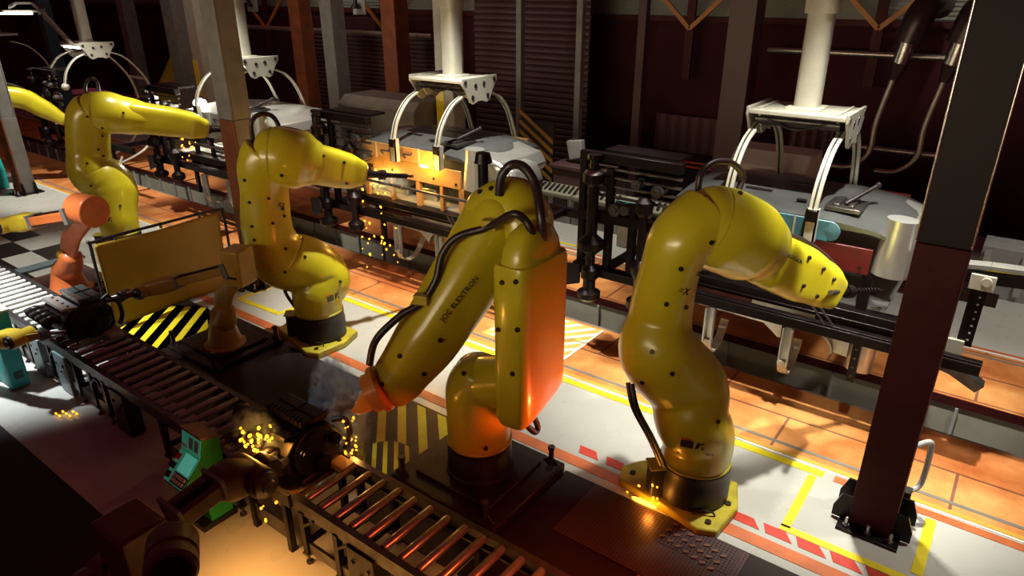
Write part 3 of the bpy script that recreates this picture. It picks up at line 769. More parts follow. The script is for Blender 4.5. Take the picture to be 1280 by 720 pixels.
R2, h2 = yellow_robot('yellow robot arm right of the left grey column, welding with sparks', -8.05, 5.86,
    [(402, 350, -8.10, .42), (385, 333, -8.22, .43)],
    [(352, 322, -8.38, .43, .43), (335, 290, -8.44, .34, .36), (331, 240, -8.44, .31, .34), (330, 208, -8.40, .34, .36), (338, 194, -8.33, .37, .38)],
    [(336, 195, -8.34, .38), (355, 196, -8.20, .42), (375, 200, -8.08, .41), (390, 204, -7.98, .33)],
    [(388, 203, -8.05, .28, .28), (415, 209, -7.95, .27, .27), (434, 213, -7.86, .25, .25), (450, 216, -7.78, .19, .18)],
    [(317, 178, -8.5), (314, 155, -8.5), (324, 143, -8.45), (340, 145, -8.4), (349, 160, -8.35), (345, 172, -8.35)],
    [(352, 350, -8.35), (358, 368, -8.3), (372, 388, -8.25), (386, 402, -8.2)],
    [(400, 183, -8.05), (425, 190, -7.95), (446, 198, -7.85), (462, 210, -7.75), (461, 222, -7.78)],
    (.3, .95, -.2),
    [(352, 219), (336, 248), (353, 261), (355, 270), (341, 279), (357, 311), (381, 321), (306, 225), (312, 253), (315, 283), (425, 352), (318, 300), (356, 340), (404, 195), (430, 203), (433, 229)])
logo(h2, R2, 415, 372)
text_decal('arm_mark', 'XX', h2, 346, 258, 356, 260, .1, R2)

R1, h1 = yellow_robot('yellow robot arm farthest left, behind the mustard screen', -14.2, 5.86,
    [(140, 240, -14.40, .46), (131, 226, -14.50, .46)],
    [(115, 214, -14.62, .42, .42), (111, 190, -14.66, .36, .38), (110, 165, -14.62, .35, .38), (111, 146, -14.58, .36, .38), (118, 139, -14.50, .36, .38)],
    [(112, 140, -14.55, .36), (135, 141, -14.4, .40), (160, 145, -14.25, .36), (205, 152, -13.95, .24)],
    [(165, 146, -14.2, .30, .30), (205, 151, -13.95, .28, .28), (235, 156, -13.78, .26, .26), (256, 161, -13.65, .19, .17)],
    [(106, 122, -14.6), (107, 105, -14.6), (113, 98, -14.55), (121, 102, -14.5), (124, 118, -14.5)],
    [(112, 258, -14.55), (118, 268, -14.5), (126, 280, -14.4), (132, 290, -14.35)],
    [(200, 137, -14.0), (225, 141, -13.85), (248, 150, -13.7), (262, 158, -13.6)],
    (.2, .97, -.1),
    [(109, 146), (154, 141), (128, 170), (123, 187), (129, 195), (109, 204), (114, 232), (150, 257), (128, 160)]
)
logo(h1, R1, 133, 274)

# ---- the centre robot on the plinth
bx, by = -4.0, 4.76
R3 = thing('industrial_robot', 'centre yellow robot arm on the dark plinth, its side glowing orange-red', 'robot', (bx, by, .2))
b = MB(); b.lathe([(.37, 0), (.37, .02), (.352, .03), (.352, .26), (.34, .3), (.345, .32), (.345, .36)], (bx, by, .18), n=40); obj('base_ring', b, BLK, R3)
b = MB(); b.loft([((bx, by, .54), .335), ((bx, by, .85), .34), ((bx - .0, by, 1.15), .345), ((bx + .05, by + .02, 1.36), .29)], 36, 6, up=(1, 0, 0), round_ends=(False, True)); t3 = obj('turret', b, YEL, R3, remesh=.022)
b = MB(); b.lathe([(.34, 0), (.352, .01), (.352, .03), (.34, .04)], (bx, by, .53), n=40); obj('collar', b, YELD, R3)
# shoulder joint reaching from the turret to the arm link
b = MB(); b.loft([((bx, by, 1.22), .29), ((bx + .45, by + .03, 1.4), .26)], 32, 5, up=(0, 0, 1)); sh = obj('shoulder_joint', b, YEL, R3, remesh=.022)
# upright arm link: rounded box shell open at its foot
def link_ring(c, ru, rv, e=5.0, n=40, tilt=0.):
    out = []
    for k in range(n):
        t = 2 * PI * k / n; cc = math.cos(t); sn = math.sin(t)
        x = math.copysign(abs(cc) ** (2 / e), cc) * ru; y = math.copysign(abs(sn) ** (2 / e), sn) * rv
        out.append(V((c[0] + x, c[1] + y, c[2] + tilt * y + tilt * .3 * x)))
    return out
lx, ly = -3.38, 4.82
prof = [(1.16, .15, .31, .34), (1.19, .175, .34, .32), (1.26, .20, .37, .26), (1.5, .20, .38, 0), (1.8, .20, .38, 0), (2.4, .20, .385, 0), (2.70, .20, .385, 0), (2.76, .185, .37, 0)]
R = [link_ring((lx, ly, 1.4), .10, .20, tilt=.34), link_ring((lx, ly, 1.2), .125, .235, tilt=.34)] + [link_ring((lx, ly, z), a, c, tilt=tl) for z, a, c, tl in prof] + [link_ring((lx, ly, 2.77), .15, .28), link_ring((lx, ly, 2.70), .14, .27)]
b = MB(); b.rings(R); la3 = obj('arm_link', b, YEL, R3, smooth=50)
b = MB(); b.rings([link_ring((lx, ly, z), a, c, e=3.0) for z, a, c in ((2.68, .175, .355), (2.78, .172, .345), (2.9, .16, .31), (3.0, .135, .25), (3.06, .09, .16), (3.075, .03, .06))]); obj('link_shoulder', b, YEL, R3, smooth=50)
b = MB(); b.rings([link_ring((lx, ly, z), a, c, tilt=t_) for z, a, c, t_ in ((1.20, .12, .23, .34), (1.26, .12, .22, .34))]); obj('foot_opening', b, BLK, R3)
# elbow cowl
b = MB(); b.loft([(at(603, 287, X=-4.1), .24, .2), (at(618, 270, X=-3.98), .31, .29), (at(640, 262, X=-3.83), .32, .31), (at(655, 275, X=-3.68), .28, .30), (at(664, 305, X=-3.55), .17, .26)], 36, 7, up=(0, 0, 1)); el3 = obj('elbow_housing', b, YEL, R3, remesh=.022)
b = MB(); b.loft([(at(628, 268, X=-3.92), .33, .33), (at(590, 335, X=-4.05), .335, .31), (at(540, 415, X=-4.25), .31, .28), (at(500, 470, X=-4.45), .25, .24), (at(487, 490, X=-4.5), .19, .2)], 36, 7, up=(0, 0, 1), e=2.8); fa3 = obj('forearm', b, YEL, R3, remesh=.02)
e0 = at(482, 478, X=-4.52); dd = (at(487, 490, X=-4.5) - at(540, 415, X=-4.25)).normalized()
side = V((-.75, -.6, 0)).normalized()
b = MB(); b.lathe([(.15, -.02), (.24, 0), (.24, .05), (.20, .06), (.20, .14), (.12, .15)], at(478, 484, X=-4.5), side * .6 + dd * .6, 32); obj('wrist_flange', b, ORANGE, R3)
b = MB(); b.prism([(-.13, -.1), (.13, -.1), (.1, .26), (0, .3), (-.1, .26)], at(470, 487, X=-4.56), side, dd, side.cross(dd) * .05); obj('wrist_bracket', b, ORANGE, R3, bevel=.01)
b = MB(); b.tube([at(*p[:2], X=p[2]) for p in ((624, 244, -3.8), (627, 220, -3.78), (640, 206, -3.7), (656, 210, -3.55), (669, 232, -3.42), (676, 270, -3.28), (678, 300, -3.27), (677, 318, -3.36))], .043, 12, 8); obj('cable_loop', b, CAB, R3)
b = MB(); b.tube([at(*p[:2], X=p[2]) for p in ((668, 314, -3.36), (665, 292, -3.3), (656, 275, -3.36), (640, 268, -3.46), (610, 284, -3.75), (572, 296, -4.0), (553, 318, -4.1), (545, 350, -4.12), (527, 378, -4.2), (500, 395, -4.35), (470, 425, -4.5), (462, 455, -4.58))], .036, 12, 8); obj('forearm_hose', b, CAB, R3)
for px, py, X in ((612, 281, -3.75), (527, 374, -4.2)):
    c = at(px, py, X=X); b = MB(); b.box(c, (.14, .09, .1), .4); obj('hose_clamp', b, YELD, R3, bevel=.01)
b = MB(); b.tube([at(*p[:2], X=p[2]) for p in ((650, 512, -3.42), (655, 527, -3.38), (668, 540, -3.38), (672, 532, -3.4), (662, 512, -3.42))], .032, 12); obj('foot_cable', b, CAB, R3)
# upright actuator on the cowl
c = at(604, 225, X=-4.1)
b = MB(); b.cyl(c - V((0, 0, .25)), c + V((0, 0, .2)), .05); b.cyl(c + V((0, 0, .17)), c + V((0, 0, .26)), .09, .07, 14); obj('actuator', b, BLKM, R3)
h3 = caster([t3, la3, el3, fa3])
bolts(h3, [(645, 352), (628, 353), (647, 412), (623, 412), (641, 467), (607, 474), (607, 560), (600, 240), (614, 236), (580, 467), (550, 425), (530, 467), (500, 445), (478, 480)], R3, .026)
text_decal('forearm_lettering', 'JOC ELEXTRON', h3, 554, 402, 580, 370, .075, R3)

# ---- parts of two farther yellow robots
def far_robot(lab, bx, by, nodes_arm, nodes_fore):
    root = thing('industrial_robot', lab, 'robot', (bx, by, 0)); robot_base(root, bx, by)
    b = MB(); b.loft([((bx, by, .5), .345), ((bx, by, .9), .37), ((bx - .2, by - .1, 1.4), .42)], 28, 5, up=(1, 0, 0), round_ends=(False, True)); obj('turret', b, YEL, root)
    b = MB(); b.loft([(V(p), r) for p, r in nodes_arm], 28, 5, up=(1, 0, 0)); obj('lower_arm', b, YEL, root)
    b = MB(); b.loft([(V(p), r) for p, r in nodes_fore], 28, 6, up=(0, 0, 1), e=2.8); obj('forearm', b, YEL, root)
    e = V(nodes_fore[-1][0]); d = (e - V(nodes_fore[-2][0])).normalized()
    b = MB(); b.cyl(e, e + d * .3, .09, .06, 16); b.cyl(e + d * .3, e + d * 1.0, .03, .02, 10); obj('weld_torch', b, BLKM, root)
    b = MB(); b.tube([V(nodes_fore[0][0]) + V((0, 0, .35)), V(nodes_fore[1][0]) + V((0, 0, .32)), e + V((0, 0, .2)), e + V((.05, 0, .02))], .03, 8); obj('forearm_hose', b, CAB, root)
    return root
e1 = at(22, 122, Y=7.3); e2 = at(50, 134, Y=7.7); e3 = at(80, 150, Y=8.1); e0_ = e1 + V((-.3, -1.0, .15))
far_robot('partly hidden yellow robot forearm reaching out behind the far left column', e0_.x - .1, 5.7, [((e0_.x - .15, 5.7, 1.4), .36), ((e0_.x - .1, 5.8, 2.0), .30), (tuple(e0_ - V((0, .1, .1))), .27)], [(tuple(e0_), .27), (tuple(e1), .27), (tuple(e2), .25), (tuple(e3), .16)])
g1 = at(214, 112, Y=14.1); g2 = at(224, 85, Y=14.1); g3 = at(236, 55, Y=14.1)
far_robot('dim yellow robot arm standing on the far side of the line behind the weld flash', g1.x, 14.1, [((g1.x - .1, 14.1, 1.3), .5), (tuple(g1), .48), (tuple(g2), .42), (tuple(g3), .32)], [(tuple(g3), .32), (tuple(g3 + V((.5, -.5, .1))), .3), (tuple(g3 + V((1.0, -1.0, .0))), .2)])

# ================================================================== OVERHEAD GRIPPERS
def gripper(cx, lab, hoops=False, lampy=False):
    cy, zt = 9.3, 3.6
    root = thing('overhead_gripper', lab, 'gripper', (cx, cy, zt), 'overhead grippers above the car line' if False else None)
    b = MB(); b.loft([((cx, cy, zt), .15), ((cx, cy, 5.0), .15)], 24, 2, up=(1, 0, 0), e=3.4, round_ends=(False, False)); obj('mast', b, WHITE, root)
    b = MB(); b.loft([((cx, cy, 4.72), .19), ((cx, cy, 9.0), .19)], 24, 2, up=(1, 0, 0), e=3.4, round_ends=(False, False)); obj('mast_sleeve', b, WHITE, root)
    b = MB(); b.box((cx, cy, zt + .02), (.42, .42, .04)); obj('mast_flange', b, CREAM, root, bevel=.01)
    b = MB(); b.box((cx, cy, zt - .02), (1.14, .92, .05)); obj('top_plate', b, WHITE, root, bevel=.008)
    b = MB(); b.box((cx, cy, zt - .12), (1.0, .6, .14)); obj('under_frame', b, BLKM, root, bevel=.01)
    for sy in (-1, 1):
        b = MB(); b.cyl((cx - .5, cy + sy * .36, zt - .11), (cx + .5, cy + sy * .36, zt - .11), .028, n=12); obj('cross_rod', b, DSTEEL, root)
        b = MB(); b.tube([(cx - .35, cy + sy * .38, zt - .1), (cx, cy + sy * .4, zt - .2), (cx + .35, cy + sy * .38, zt - .1)], .014, 8); obj('air_hose', b, CAB, root)
    for sx in (-1, 1):
        x = cx + sx * .57
        poly = [(-.46, .04), (.46, .04), (.46, -.06), (.36, -.18), (.26, -.36), (.18, -.40), (.06, -.36), (-.06, -.36), (-.18, -.40), (-.26, -.36), (-.36, -.18), (-.46, -.06)]
        b = MB(); b.prism(poly, (x, cy, zt), (0, 1, 0), (0, 0, 1), (sx * .035, 0, 0)); br = obj('side_bracket', b, WHITE, root, bevel=.008)
        b = MB(); b.prism([(p * .82, q * .8) for p, q in poly], (x - sx * .12, cy, zt), (0, 1, 0), (0, 0, 1), (sx * .03, 0, 0)); obj('inner_bracket', b, WHITE, root, bevel=.006)
        for y, z in ((-.38, -.03), (.38, -.03), (-.12, -.1), (.1, -.08), (-.2, -.28), (.2, -.28)):
            b = MB(); b.cyl((x + sx * .03, cy + y, zt + z), (x + sx * .042, cy + y, zt + z), .038, n=12); obj('bolt', b, DSTEEL, br)
        for sy in (-1, 1):
            xa = x - sx * .06
            ye = cy + (1.12 if sy > 0 else -1.02); zd = .22 if sy > 0 else 0.
            if hoops and sy > 0:
                pts = [(xa, cy + .2, zt - .2), (xa, cy + .75, zt - .45), (xa, cy + 1.25, zt - 1.2), (xa, cy + 1.3, zt - 2.2), (xa, cy + .8, zt - 3.0), (xa, cy - .1, zt - 3.35)]
            else: pts = [(xa, cy + sy * .2, zt - .2), (xa, cy + sy * .62, zt - .36), (xa, cy + sy * .9, zt - .66), (xa, ye, zt - .98 - zd)]
            b = MB(); b.ribbon(pts, .10, .035, (1, 0, 0), 8); am = obj('curved_arm', b, CREAM, root, bevel=.006)
            if not (hoops and sy > 0):
                b = MB(); b.ribbon([V(p) + V((0, -sy * .001, 0)) for p in pts], .02, .05, (1, 0, 0), 8); obj('rib', b, DSTEEL, am)
                b = MB(); b.box((xa, ye, zt - 1.04 - zd), (.13, .10, .14)); obj('arm_joint', b, BLKM, am, bevel=.01)
                if not hoops:
                    b = MB(); b.span((xa - .07, ye - .03, zt - 1.36 - zd), (xa - .05, ye + .07, zt - .96 - zd)); b.span((xa + .05, ye - .03, zt - 1.36 - zd), (xa + .07, ye + .07, zt - .96 - zd)); b.span((xa - .07, ye - .03, zt - 1.36 - zd), (xa + .07, ye - .01, zt - .96 - zd))
                    obj('clamp_channel', b, CREAM if sy < 0 else DSTEEL, am)
                else:
                    b = MB(); b.ball((xa, ye, zt - 1.05), .1, 14); obj('arm_ball', b, WHITE, am)
        if hoops:
            b = MB()
    if hoops:
        b = MB(); b.bar((cx - .5, cy + 1.22, zt - 1.05), (cx + .5, cy + 1.22, zt - 1.05), .05, .07); obj('arm_tie', b, CREAM, root)
    if lampy:
        b = MB(); b.box((cx, cy - .3, zt - .08), (.95, .25, .06)); obj('work_lamp', b, LAMPG, root, label='lit white work lamp')
    return root
gripper(-2.33, 'nearest overhead gripper with white mast and curved arms over the right car shell')
gripper(-8.22, 'overhead gripper with white mast in the centre, above the amber-lit car shell')
gripper(-14.35, 'overhead gripper mostly hidden behind the left grey column')
gripper(-21.85, 'glaring overhead gripper at upper left with empty hooped arms', hoops=True, lampy=True)
root = thing('overhead_gripper', 'farthest gripper at the left frame edge, with one dim curved arm', 'gripper', (-28.4, 9.3, 3.6))
b = MB(); b.span((-29, 8.85, 3.58), (-27.8, 9.75, 3.64)); obj('top_plate', b, WHITE, root)
b = MB(); b.loft([((-28.4, 9.3, 3.6), .15), ((-28.4, 9.3, 9), .15)], 16, 2, up=(1, 0, 0), e=3.4); obj('mast', b, WHITE, root)
b = MB(); b.ribbon([(-27.9, 9.5, 3.4), (-27.9, 10.0, 3.2), (-27.9, 10.4, 2.7), (-27.9, 10.55, 2.1)], .08, .03, (1, 0, 0)); b.ribbon([(-27.9, 9.1, 3.4), (-27.9, 8.6, 3.1), (-27.9, 8.3, 2.6)], .08, .03, (1, 0, 0)); obj('curved_arm', b, CREAM, root)
# articulated lamp arm at upper left
root = thing('lamp_arm', 'white jointed lamp arm reaching over to the glaring gripper at upper left', 'work light', at(60, 12, Y=8.9))
p = [at(*q, Y=8.9) for q in ((-30, 14), (52, 14), (90, 55))]
b = MB(); b.bar(p[0], p[1], .1, .07); b.bar(at(12, 8, Y=8.9), at(18, 5, Y=8.9), .06, .06); obj('upper_boom', b, WHITE, root, bevel=.01)
b = MB(); b.bar(at(12, 10, Y=8.9), at(20, 4, Y=8.9), .06, .06); b.bar(at(20, 4, Y=8.9), at(40, 4, Y=8.9), .06, .06); b.bar(at(40, 4, Y=8.9), at(48, 11, Y=8.9), .06, .06); obj('handle', b, WHITE, root)
b = MB(); b.bar(p[1], p[2], .1, .05); b.bar(p[1] + V((0, 0, -.14)), p[2] + V((0, 0, -.12)), .03, .03); obj('lower_boom', b, WHITE, root, bevel=.01)
b = MB(); b.bar(at(3, 17, Y=8.8), at(38, 17, Y=8.8), .12, .05); obj('tube_lamp', b, LAMPG, root)
b = MB(); b.cyl(p[1] - V((0, .07, 0)), p[1] + V((0, .07, 0)), .1, n=16); obj('joint', b, DSTEEL, root)
# ================================================================== CAR SHELLS ON THE LINE
def car_shell(cx, lab, band, side, inner, roofm=HGREY, fender=HWHITE, pill=BLKM):
    root = thing('car_shell', lab, 'car body', (cx, 9.35, 1.3))
    x0, x1, y0, y1 = cx - 1.15, cx + 1.15, 8.42, 10.3
    # roof: gently crowned sheet with slots and a lip
    R = []
    for j in range(9):
        t = j / 8; y = y0 + (y1 - y0) * t; z = 2.50 + .09 * math.sin(PI * t)
        R.append([V((x0 - .1, y, z - .04)), V((x0 + .3, y, z)), V((x1 - .5, y, z)), V((x1 + .05, y, z - .05)), V((x1 + .32, y, z - .14)), V((x1 + .32, y, z - .17)), V((x1, y, z - .09)), V((x0 - .1, y, z - .08))])
    b = MB(); b.rings(R); rf = obj('roof_panel', b, roofm, root)
    for (a, y, w, h) in ((-.35, 9.0, .34, .07), (.25, 8.8, .12, .07), (.1, 9.6, .4, .06)):
        b = MB(); b.box((cx + a, y, 2.585), (w, h, .012)); obj('roof_slot', b, BLK, rf)
    b = MB(); b.span((cx + .55, 8.65, 2.55), (cx + .95, 9.15, 2.60)); b.span((cx + .62, 8.7, 2.60), (cx + .7, 9.1, 2.63)); b.span((cx + .8, 8.7, 2.60), (cx + .86, 9.1, 2.63)); obj('vent_frame', b, DSTEEL, rf, bevel=.006)
    b = MB(); b.tube([(cx + .75, 8.8, 2.62), (cx + 1.0, 9.2, 2.8)], .025, 8, smooth=False); b.ball((cx + 1.0, 9.2, 2.8), .04, 10); obj('lever', b, BLK, rf)
    # rounded rear hood piece
    b = MB(); b.prism([(0, 0), (.5, -.12), (.62, -.3), (.55, -.42), (0, -.2)], (x1 + .1, y0 + .35, 2.50), (1, 0, 0), (0, 0, 1), (0, 1.2, 0)); obj('rear_shelf', b, fender, root, bevel=.02)
    # front band in segments with rounded right end
    b = MB(); b.span((x0, y0 - .02, 2.24), (x1 - .45, y0 + .05, 2.49)); b.lathe([(.001, -.03), (.12, -.02), (.125, .03), (.001, .05)], (x1 - .45, y0 + .02, 2.365), (0, -1, 0), 20); bd = obj('upper_band', b, band, root, bevel=.01)
    for a in (-.75, -.25, .3):
        b = MB(); b.span((cx + a - .012, y0 - .03, 2.22), (cx + a + .012, y0 - .021, 2.50)); obj('joint_strip', b, WHITE, bd)
    for a in (-.5, .05):
        b = MB(); b.tube([(cx + a - .08, y0 - .02, 2.30), (cx + a - .08, y0 - .07, 2.38), (cx + a + .08, y0 - .07, 2.38), (cx + a + .08, y0 - .02, 2.40)], .014, 8); obj('pull_handle', b, BLK, bd)
    b = MB(); b.span((x0, y0, 1.92), (x1 + .05, y0 + .06, 2.235)); sd = obj('side_panel', b, side, root, bevel=.01)
    for i in range(5):
        b = MB(); b.cyl((x0 + .25 + i * .5, y0, 2.0 + .03 * (i % 2)), (x0 + .25 + i * .5, y0 - .01, 2.0 + .03 * (i % 2)), .025, n=10); obj('rivet', b, BOLT, sd)
    # silver rolled corner
    b = MB(); b.loft([((x1 + .25, y0 + .12, 1.95), .20, .17), ((x1 + .27, y0 + .12, 2.62), .17, .15)], 28, 3, up=(1, 0, 0), round_ends=(False, False)); obj('rolled_corner', b, fender, root)
    b = MB(); b.tube([(x1 + .42, y0 + .2, 2.45), (x1 + .55, y0 + .3, 2.2), (x1 + .5, y0 + .35, 1.95)], .09, 12); obj('rear_pipe', b, WHITE, root)
    # pillars, window backs, floor
    for a, w in ((-1.1, .1), (-.45, .07), (.2, .09), (.75, .07), (1.2, .12)):
        b = MB(); b.span((cx + a - w / 2, y0 + .01, 1.48), (cx + a + w / 2, y0 + .08, 1.925)); obj('pillar', b, pill, root)
    b = MB(); b.span((x0 + .05, y1 - .6, 1.5), (x1 + .2, y1 - .55, 2.2)); b.span((x0, y0 + .1, 1.48), (x1 + .3, y1, 1.52)); obj('inner_lining', b, inner, root)
    b = MB(); b.span((x0 + .25, y0 + .25, 1.52), (x0 + .85, y0 + .7, 1.68)); obj('seat_pan', b, fender, root, bevel=.03); b = MB(); b.span((x0 + 1.2, y0 + .25, 1.52), (x0 + 1.55, y0 + .6, 1.75)); obj('seat_pan', b, fender, root, bevel=.03)
    # far side wall
    b = MB(); b.span((x0, y1 - .06, 1.92), (x1 + .1, y1, 2.48)); obj('far_side_panel', b, side, root)
    # sill and the skirt with a wheel arch below
    b = MB(); b.span((x0 - .3, y0 - .1, 1.32), (x1 + .9, y0 + .1, 1.48)); b.span((x0 - .3, y0 - .13, 1.36), (x1 + .9, y0 - .101, 1.38)); obj('sill', b, BLKM, root, bevel=.008)
    b = MB(); arch = [(1.25, .80)]; 
    for i in range(9): t = PI * i / 8; arch.append((.75 - .35 * math.cos(PI - t) * -1, .78 + .30 * math.sin(t)))
    poly = [(-1.2, 1.30), (-1.2, .98), (.1, .95), (.3, .80)] + [(.68 - .30 * math.cos(PI * i / 8), .80 + .26 * math.sin(PI * i / 8)) for i in range(9)] + [(1.15, .78), (1.15, 1.30)]
    b.prism(poly, (cx, y0 + .1, 0), (1, 0, 0), (0, 0, 1), (0, .04, 0)); sk = obj('skirt', b, fender, root)
    b = MB(); b.ribbon([(cx + .68 - .30 * math.cos(PI * i / 8), y0 + .08, .80 + .26 * math.sin(PI * i / 8)) for i in range(9)], .10, .02, (0, 1, 0), 3); obj('arch_lip', b, fender, sk)
    b = MB(); b.span((cx - 1.0, y0 + .07, 1.12), (cx - .1, y0 + .10, 1.30)); obj('skirt_panel', b, REDP, sk)
    b = MB(); b.loft([((cx + 1.28, y0 + .2, .62), .16, .12), ((cx + 1.32, y0 + .2, 1.3), .16, .12)], 20, 3, up=(1, 0, 0), round_ends=(False, False)); obj('tail_tube', b, fender, root)
    return root
car_shell(-2.33, 'nearest car body shell with pale blue band and deep red side', BLUEP, REDP, mat('lining_grey', (.25, .25, .25), .5))
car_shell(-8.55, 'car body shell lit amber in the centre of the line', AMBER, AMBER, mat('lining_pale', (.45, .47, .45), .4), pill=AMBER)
car_shell(-14.35, 'pale car body shell behind the second yellow robot', HWHITE, HWHITE, mat('lining_grey', (.25, .25, .25), .5), roofm=HWHITE)
# orange patch and round door opening details of the pale shell
root = thing('rear_module', 'silver rounded tail module behind the elbow of the centre robot', 'car part', (-6.85, 9.1, 1.6))
b = MB(); b.prism([(-.42, -.05), (.40, -.05), (.45, .45), (.30, .72), (-.15, .78), (-.42, .74)], (-6.85, 8.75, 1.6), (1, 0, 0), (0, 0, 1), (0, .75, 0)); obj('shell', b, HWHITE, root, bevel=.06)
b = MB(); b.lathe([(.05, 0), (.33, .0), (.36, .05), (.36, .09)], (-6.8, 8.66, 1.98), (0, 1, 0), 28); obj('wheel_cover', b, WHITE, root)
b = MB(); b.tube([(-7.2, 8.6, 1.65), (-7.22, 8.6, 2.05), (-7.0, 8.6, 2.38), (-6.6, 8.6, 2.36), (-6.4, 8.62, 2.0), (-6.38, 8.62, 1.65)], .035, 10); obj('arch_trim', b, HWHITE, root)

# ---- carriers: long black skids with an upright frame
def carrier(cx, lab):
    root = thing('line_carrier', lab, 'carrier', (cx, 8.3, .6))
    yf = 8.22
    b = MB(); b.span((cx - 2.65, yf - .05, 1.14), (cx + 2.5, yf + .05, 1.30)); b.span((cx - 2.65, yf - .08, 1.26), (cx + 2.5, yf - .051, 1.28)); obj('lower_rail', b, BLKM, root, bevel=.006)
    b = MB(); b.span((cx - 2.65, 10.35, 1.14), (cx + 2.5, 10.45, 1.30)); obj('far_rail', b, BLKM, root)
    for x in (-2.2, -1.2, 1.6):
        b = MB(); b.span((cx + x - .05, yf, 1.17), (cx + x + .05, 10.4, 1.27)); obj('cross_beam', b, BLKM, root)
    for x, z1 in ((-2.55, 2.9), (-2.12, 2.75), (-1.75, 2.3)):
        b = MB(); b.span((cx + x - .05, yf - .04, 1.3), (cx + x + .05, yf + .06, z1)); obj('post', b, BLKM, root, bevel=.006)
    b = MB(); b.span((cx - 2.6, yf - .05, 2.82), (cx - 1.1, yf + .07, 2.95)); obj('top_beam', b, BLKM, root, bevel=.006)
    b = MB(); b.span((cx - 2.3, yf + .1, 2.93), (cx - 1.2, yf + .5, 2.97)); obj('top_shelf', b, BLKM, root)
    for z in (2.05, 2.35, 2.5, 2.62, 2.74):
        b = MB(); b.cyl((cx - 2.55, yf + .02, z), (cx - 1.1, yf + .02, z), .022, n=8); obj('cross_rod', b, DSTEEL, root)
    b = MB(); b.span((cx - 2.6, yf - .06, 1.98), (cx - 1.15, yf + .08, 2.12)); obj('middle_beam', b, BLKM, root, bevel=.006)
    # clamp column with rounded knuckles
    x = cx - 2.32
    b = MB(); b.lathe([(.10, .78), (.17, .84), (.17, .92), (.09, .97), (.09, 1.1), (.13, 1.15), (.13, 1.28), (.07, 1.34), (.07, 1.5), (.19, 1.60), (.19, 1.70), (.08, 1.80), (.08, 2.5), (.15, 2.56), (.15, 2.68), (.06, 2.74), (.06, 2.86), (.10, 2.88), (.10, 2.94)], (x, yf - .12, 0), n=20); obj('clamp_column', b, BLKM, root)
    b = MB(); b.cyl((x, yf - .12, 2.69), (x, yf - .12, 2.735), .14, .10, 18); obj('chrome_cap', b, STEEL, root, label='chrome cap')
    x = cx - 1.55
    b = MB(); b.lathe([(.08, .82), (.15, .88), (.15, .98), (.07, 1.04), (.07, 1.3), (.14, 1.4), (.14, 1.5), (.06, 1.58), (.06, 2.2), (.12, 2.26), (.12, 2.4), (.05, 2.46)], (x, yf - .10, 0), n=20); obj('clamp_column', b, BLKM, root)
    for a, z, r in ((-2.0, 2.2, .09), (-1.85, 2.22, .07), (-1.4, 2.55, .08), (-1.7, 2.6, .06), (-1.25, 2.24, .07)):
        b = MB(); b.cyl((cx + a, yf - .1, z), (cx + a, yf + .1, z), r, n=14); b.cyl((cx + a, yf - .13, z), (cx + a, yf - .1, z), r * .5, n=10); obj('coupling', b, DSTEEL, root)
    b = MB(); b.prism([(0, 0), (.28, .10), (.28, .40), (0, .36)], (cx - 2.75, yf - .16, .92), (1, 0, 0), (0, 0, 1), (0, .03, 0)); obj('shield_plate', b, BLKM, root)
    b = MB(); b.bar((cx - 2.5, yf - .02, 1.35), (cx - 2.25, yf - .02, 1.55), .03, .03, (0, 1, 0)); obj('diagonal_stay', b, DSTEEL, root); b = MB(); b.bar((cx + .9, yf - .06, 1.30), (cx + .7, yf - .06, 1.52), .02, .02, (0, 1, 0)); obj('diagonal_stay', b, DSTEEL, root); b = MB(); b.bar((cx + 1.0, yf - .06, 1.30), (cx + .8, yf - .06, 1.52), .02, .02, (0, 1, 0)); obj('diagonal_stay', b, DSTEEL, root)
    for a in (-.95, .45, 1.28):
        b = MB(); b.span((cx + a - .045, yf, .62), (cx + a + .045, yf + .07, 1.14)); obj('drop_post', b, BLKM, root)
        for i in range(4):
            b = MB(); b.cyl((cx + a, yf, .7 + i * .12), (cx + a, yf - .006, .7 + i * .12), .015, n=8); obj('pin_hole', b, DSTEEL, root)
    # cradle hooks
    for a in (-.5, .5):
        X = cx + a
        b = MB(); b.span((X - .06, yf - .10, .62), (X - .045, yf, 1.12)); b.span((X + .045, yf - .10, .62), (X + .06, yf, 1.12)); b.span((X - .06, yf - .012, .62), (X + .06, yf, 1.12)); h = obj('hook_channel', b, HWHITE, root)
        b = MB(); b.ribbon([(X, yf - .05, .66), (X, yf - .03, .52), (X, yf + .14, .42), (X, yf + .36, .46), (X, yf + .52, .62), (X, yf + .58, .72)], .11, .022, (1, 0, 0), 8); obj('hook_bow', b, CREAM, h)
    return root
carrier(-2.33, 'black carrier frame with hanging hooks between the centre and nearest yellow robots')
carrier(-8.15, 'black carrier frame under the amber-lit car shell, in the falling sparks')
carrier(-14.35, 'black carrier frame left of the grey column, under the weld flash')
carrier(-20.6, 'black carrier frame at far left behind the farthest yellow robot')
root = thing('line_carrier', 'black carrier end with a perforated post at the right frame edge', 'carrier', (.1, 8.5, 1.0))
b = MB(); b.bar((-.55, 8.45, 2.24), (.0, 8.45, 2.30), .16, .05); b.bar((.0, 8.45, 2.30), (1.3, 8.45, 2.38), .16, .05); obj('upper_arm', b, GREYP, root, bevel=.006)
b = MB(); b.bar((-.55, 8.40, 2.14), (1.3, 8.40, 2.28), .08, .12); obj('upper_rail', b, BLKM, root)
b = MB(); b.span((-.12, 8.40, 1.36), (.03, 8.48, 2.20)); pp = obj('perforated_post', b, BLKM, root)
for i in range(9):
    b = MB(); b.cyl((-.02, 8.40, 1.44 + i * .085), (-.02, 8.393, 1.44 + i * .085), .012, n=8); obj('hole', b, WHITE, pp)
